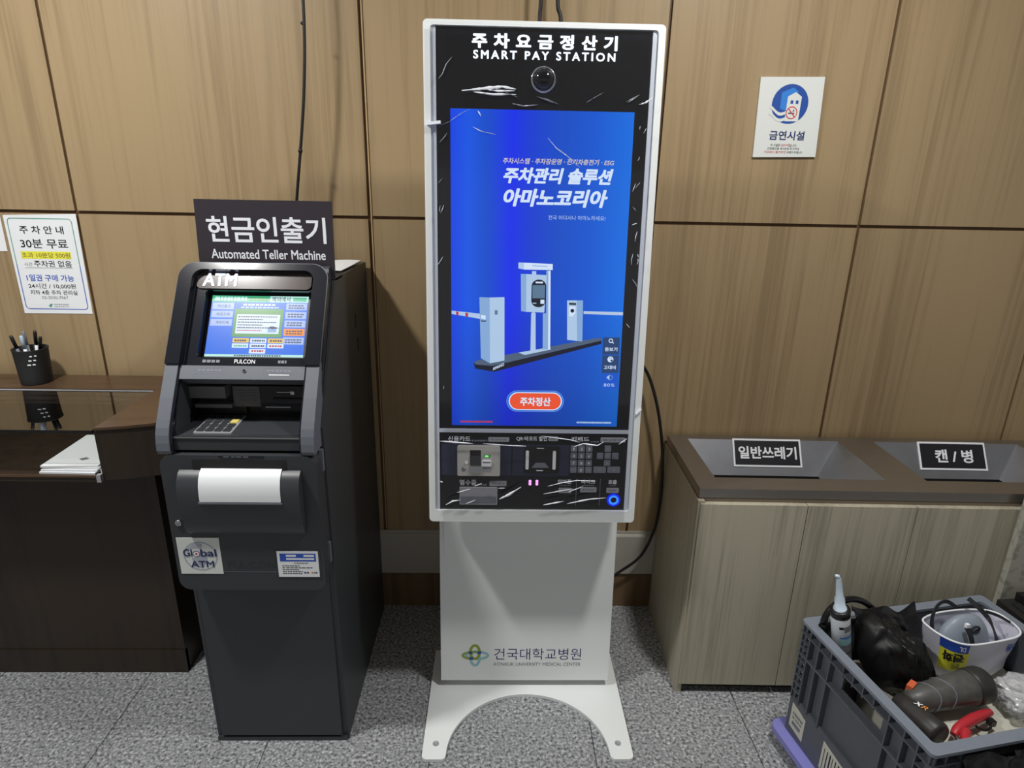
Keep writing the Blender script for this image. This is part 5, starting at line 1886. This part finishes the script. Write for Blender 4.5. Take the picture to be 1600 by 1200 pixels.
GF = Frame(g0 + gd * 0.34 + Vector((0.000, 0, 0.0285)) - e1 * 0.004, gd * 0.9 + e1 * 0.03, e1 * 0.8 + Vector((0, 0, 0.12)))
mb = MB()
mb.text('X', 0.0, 0.014, 0.0, 0.012, 0.0015, 'ink_white', GF, bold=0.04)
mb.text('R', 0.016, 0.028, 0.0, 0.012, 0.0015, 'ink_orange', GF, bold=0.0)
part_label(mb.build('printed_mark', grip), 'white and orange XR mark')
mb = MB()
Fo = Frame(cp_(0.160, 0.210, 0), e1 * 0.9 - e2 * 0.45, -(e2 * 0.9 + e1 * 0.45))
mb.prism([(-0.014, -0.007), (0.014, -0.007), (0.014, 0.007), (-0.014, 0.007)], 0.352, 0.374, 'orange_plastic', Fo, 0.002)
part_label(mb.build('switch', drill), 'orange switch')

# red pliers
pl = thing('pliers', cp_(0.20, 0.31, PF), 'pliers with two red handles lying at the front corner of the crate', 'pliers')
mb = MB()
h1 = [cp_(0.184, 0.318, 0.324), cp_(0.207, 0.308, 0.330), cp_(0.255, 0.295, 0.331), cp_(0.305, 0.283, 0.326), cp_(0.330, 0.277, 0.322)]
mb.tube(smooth_path(h1, 5), [0.0075 + 0.0050 * math.sin(math.pi * min(1, i / 20)) for i in range(21)], 'red_grip', 12)
part_label(mb.build('handle', pl), 'long red handle')
mb = MB()
h2 = [cp_(0.168, 0.360, 0.340), cp_(0.182, 0.347, 0.339), cp_(0.196, 0.332, 0.338), cp_(0.207, 0.326, 0.337)]
mb.tube(smooth_path(h2, 5), [0.0085 + 0.0030 * i / 15 for i in range(16)], 'red_grip', 12)
part_label(mb.build('handle', pl), 'short red handle nearest the rim')
mb = MB()
mb.tube([cp_(0.180, 0.350, 0.330), cp_(0.181, 0.332, 0.326), cp_(0.186, 0.316, 0.323)], [0.004, 0.006, 0.005], 'steel', 10)
mb.build('jaws', pl)

# cable tie ring
mb = MB()
rc_ = cp_(0.285, 0.300, 0.318)
rg = [rc_ + (e1 * math.cos(w) * 0.020 + e2 * math.sin(w) * 0.012 + Vector((0, 0, -0.005)) * math.sin(w)) for w in [2 * math.pi * i / 28 for i in range(29)]]
mb.tube(rg, 0.0028, 'cable_black', 8)
mb.box(0.017, 0.031, -0.007, 0.007, -0.006, 0.008, 'cable_black', 0.002, fr=Frame(rc_, e1, -e2))
tag(mb.build('cable_tie'), 'black ring shaped cable tie lying right of the red pliers', 'cable tie')

# clear plastic bag
mb = MB()
blob(mb, cp_(0.452, 0.262, 0.335), (0.070, 0.056, 0.032), 'clear_bag', 11, 0.30, 8.0, 60, 36, 0.85, clip=PF + 0.001, M=RC)
tag(mb.build('plastic_bag'), 'crumpled clear plastic bag at the right front of the crate', 'plastic bag')

# white carrier bag with its contents
wb = thing('carrier_bag', cp_(0.42, 0.12, PF), 'white plastic bag with a yellow and blue printed panel standing open in the crate', 'bag')


def bagpt(t, h):
    """t round the mouth, h from bottom (0) to mouth (1)"""
    w = 2 * math.pi * t
    rx, ry = 0.118, 0.062
    sg = lambda x: math.copysign(abs(x) ** 0.72, x)
    k = 0.90 + 0.10 * h
    wob = 0.003 * math.sin(w * 5 + h * 4) * (1 - 0.5 * h)
    return cp_(0.424 + sg(math.cos(w)) * (rx * k + wob) - 0.016 * h * max(0, -math.cos(w)), 0.112 + sg(math.sin(w)) * (ry * (0.86 + 0.14 * h) + wob),
               PF + 0.002 + (0.116 + 0.014 * max(0, -math.cos(w)) ** 3) * h)


mb = MB()
mb.grid(lambda a, b: bagpt(a, b), 64, 12, 'bag_white')
mb.grid(lambda a, b: cp_(0.424, 0.112, PF + 0.002) * (1 - b) + bagpt(a, 0) * b, 32, 2, 'bag_white')
bagb = mb.build('bag_wall', wb)
mb = MB()
mb.tube([bagpt(i / 64, 1.0) for i in range(65)], 0.0026, 'ink_white', 8)
part_label(mb.build('mouth_edge', bagb), 'rolled white edge of the mouth')
mb = MB()


def on_bag(t0, t1, h0, h1, mat, off=0.0012, k=10):
    def fn(a, b):
        p = bagpt(t0 + (t1 - t0) * a, h0 + (h1 - h0) * b)
        return p + e2 * off + Vector((0, 0, off * 0.3))
    mb.grid(fn, k, 4, mat)


on_bag(0.455, 0.318, 0.74, 0.97, 'ink_blue')
on_bag(0.455, 0.310, 0.22, 0.74, 'ink_yellow')


def bag_text(body, t0, t1, h0, h1, mat, bold, off=0.0022):
    vs, fs = glyphs(body, bold, 0, 1.0)
    xs_, ys_ = [p[0] for p in vs], [p[1] for p in vs]
    x0, x1, y0, y1 = min(xs_), max(xs_), min(ys_), max(ys_)
    o_ = []
    for x, y, ly in vs:
        a_, c_ = 1 - (x - x0) / (x1 - x0), 1 - (y - y0) / (y1 - y0)
        o_.append(bagpt(t0 + (t1 - t0) * a_, h0 + (h1 - h0) * c_) + e2 * (off + ly) + Vector((0, 0, off * 0.3)))
    mb.add(o_, fs, mat)


bag_text('DL', 0.358, 0.332, 0.79, 0.92, 'ink_white', 0.03)
bag_text('전화', 0.435, 0.328, 0.47, 0.71, 'ink_black', 0.05)
bag_text('문의', 0.378, 0.340, 0.26, 0.42, 'ink_black', 0.0)
part_label(mb.build('printed_panel', bagb), 'upside down yellow and blue printed panel')
mb = MB()
bag_text('스원', 0.200, 0.150, 0.66, 0.84, 'ink_blue', 0.02)
part_label(mb.build('printed_word', bagb), 'upside down blue lettering')

# pale plastic shell with straps inside the bag
sh = thing('plastic_shell', cp_(0.42, 0.11, PF + 0.006), 'pale grey rounded plastic shell with black straps inside the white bag', 'plastic shell')
mb = MB()


def dome(a, b):
    w, ph = 2 * math.pi * a, math.pi / 2 * b
    sg = lambda x: math.copysign(abs(x) ** 0.8, x)
    return cp_(0.415 + sg(math.cos(w) * math.cos(ph)) * 0.088, 0.106 + math.sin(w) * math.cos(ph) * 0.038 - 0.012 * math.sin(ph), PF + 0.006 + math.sin(ph) * 0.135)


mb.grid(dome, 36, 12, 'shell_grey')
shl = mb.build('shell', sh)
mb = MB()
cc2 = dome(0.24, 0.60)
mb.tube([cc2 + (e1 * math.cos(w) * 0.013 + Vector((0, 0, 1)) * math.sin(w) * 0.009) + e2 * 0.004 for w in [2 * math.pi * i / 20 for i in range(21)]], 0.003, 'strap_black', 8)
part_label(mb.build('buckle_ring', shl), 'black ring')


def strap(name, pts, wd, par):
    mb = MB()
    P = smooth_path(pts, 6)
    vs, fs = [], []
    for i, p in enumerate(P):
        t = (P[min(i + 1, len(P) - 1)] - P[max(i - 1, 0)]).normalized()
        s = t.cross(e2).normalized() * wd
        vs += [p - s + e2 * 0.002, p + s + e2 * 0.002, p + s - e2 * 0.001, p - s - e2 * 0.001]
    for i in range(len(P) - 1):
        o = i * 4
        for k in range(4):
            fs.append([o + k, o + (k + 1) % 4, o + 4 + (k + 1) % 4, o + 4 + k])
    mb.add(vs, fs, 'strap_black')
    return mb.build(name, par)


strap('strap', [cp_(0.330, 0.110, 0.36), cp_(0.326, 0.082, 0.425), cp_(0.345, 0.068, 0.462), cp_(0.375, 0.064, 0.472), cp_(0.405, 0.070, 0.455)], 0.005, sh)
strap('strap', [cp_(0.385, 0.128, 0.438), cp_(0.393, 0.142, 0.410), cp_(0.398, 0.150, 0.37)], 0.006, sh)
strap('strap', [cp_(0.455, 0.058, 0.465), cp_(0.470, 0.080, 0.450), cp_(0.488, 0.100, 0.425), cp_(0.475, 0.140, 0.400), cp_(0.468, 0.152, 0.37)], 0.006, sh)
strap('strap', [cp_(0.490, 0.085, 0.44), cp_(0.510, 0.105, 0.438), cp_(0.524, 0.125, 0.432)], 0.0035, sh)
mb = MB()
mb.box(-0.005, 0.005, -0.004, 0.004, -0.005, 0.005, 'ink_white', 0.002, fr=Frame(cp_(0.384, 0.128, 0.444), e1, -e2))
part_label(mb.build('strap_clip', sh), 'white clip')

# black bag hanging down outside the crate front
mb = MB()


def hang(a, b):
    u = 0.075 + 0.50 * a
    z = 0.408 - 0.20 * b
    bulge = 0.004 + 0.03 * math.sin(math.pi * min(1, b * 1.1)) + 0.020 * noise.fractal(Vector((u * 16, z * 16, 5)), 0.8, 2.1, 4)
    return cp_(u, CLY + max(0.002, bulge), z)


mb.grid(hang, 60, 30, 'bag_black_gloss')
mb.grid(lambda a, b: hang(a, b) * 1.0 - e2 * 0.0015, 60, 30, 'bag_black_gloss')
tag(mb.build('black_plastic_bag'), 'shiny black plastic bag hanging against the front of the grey crate', 'bag')

# black equipment case right of the crate
c_ang = math.radians(3)
QF = Frame((1.428, -0.492, 0), (math.cos(c_ang), math.sin(c_ang), 0), (-math.sin(c_ang), math.cos(c_ang), 0))
case = thing('equipment_case', QF(0.16, -0.17), 'black hard case with grip standing right of the grey crate', 'case', rotz=c_ang)
mb = MB()
mb.box(0.002, 0.318, -0.338, -0.004, 0.0, 0.33, 'case_black', 0.008, 3, fr=QF)
mb.build('case_body', case)
mb = MB()
mb.box(0.0, 0.32, -0.34, -0.002, 0.334, 0.405, 'case_black', 0.010, 3, fr=QF)
mb.box(0.022, 0.298, -0.318, -0.024, 0.404, 0.409, 'case_black', 0.003, 2, fr=QF)
mb.build('case_lid', case)
mb = MB()
mb.box(0.045, 0.135, -0.046, -0.008, 0.408, 0.432, 'black_plastic', 0.008, 3, fr=QF)
mb.build('handle', case)
mb = MB()
mb.box(0.075, 0.15, -0.090, -0.068, 0.408, 0.420, 'black_plastic', 0.005, 2, fr=QF)
mb.box(0.090, 0.102, -0.086, -0.076, 0.419, 0.422, 'chrome', 0.001, 1, fr=QF)
mb.build('latch', case)
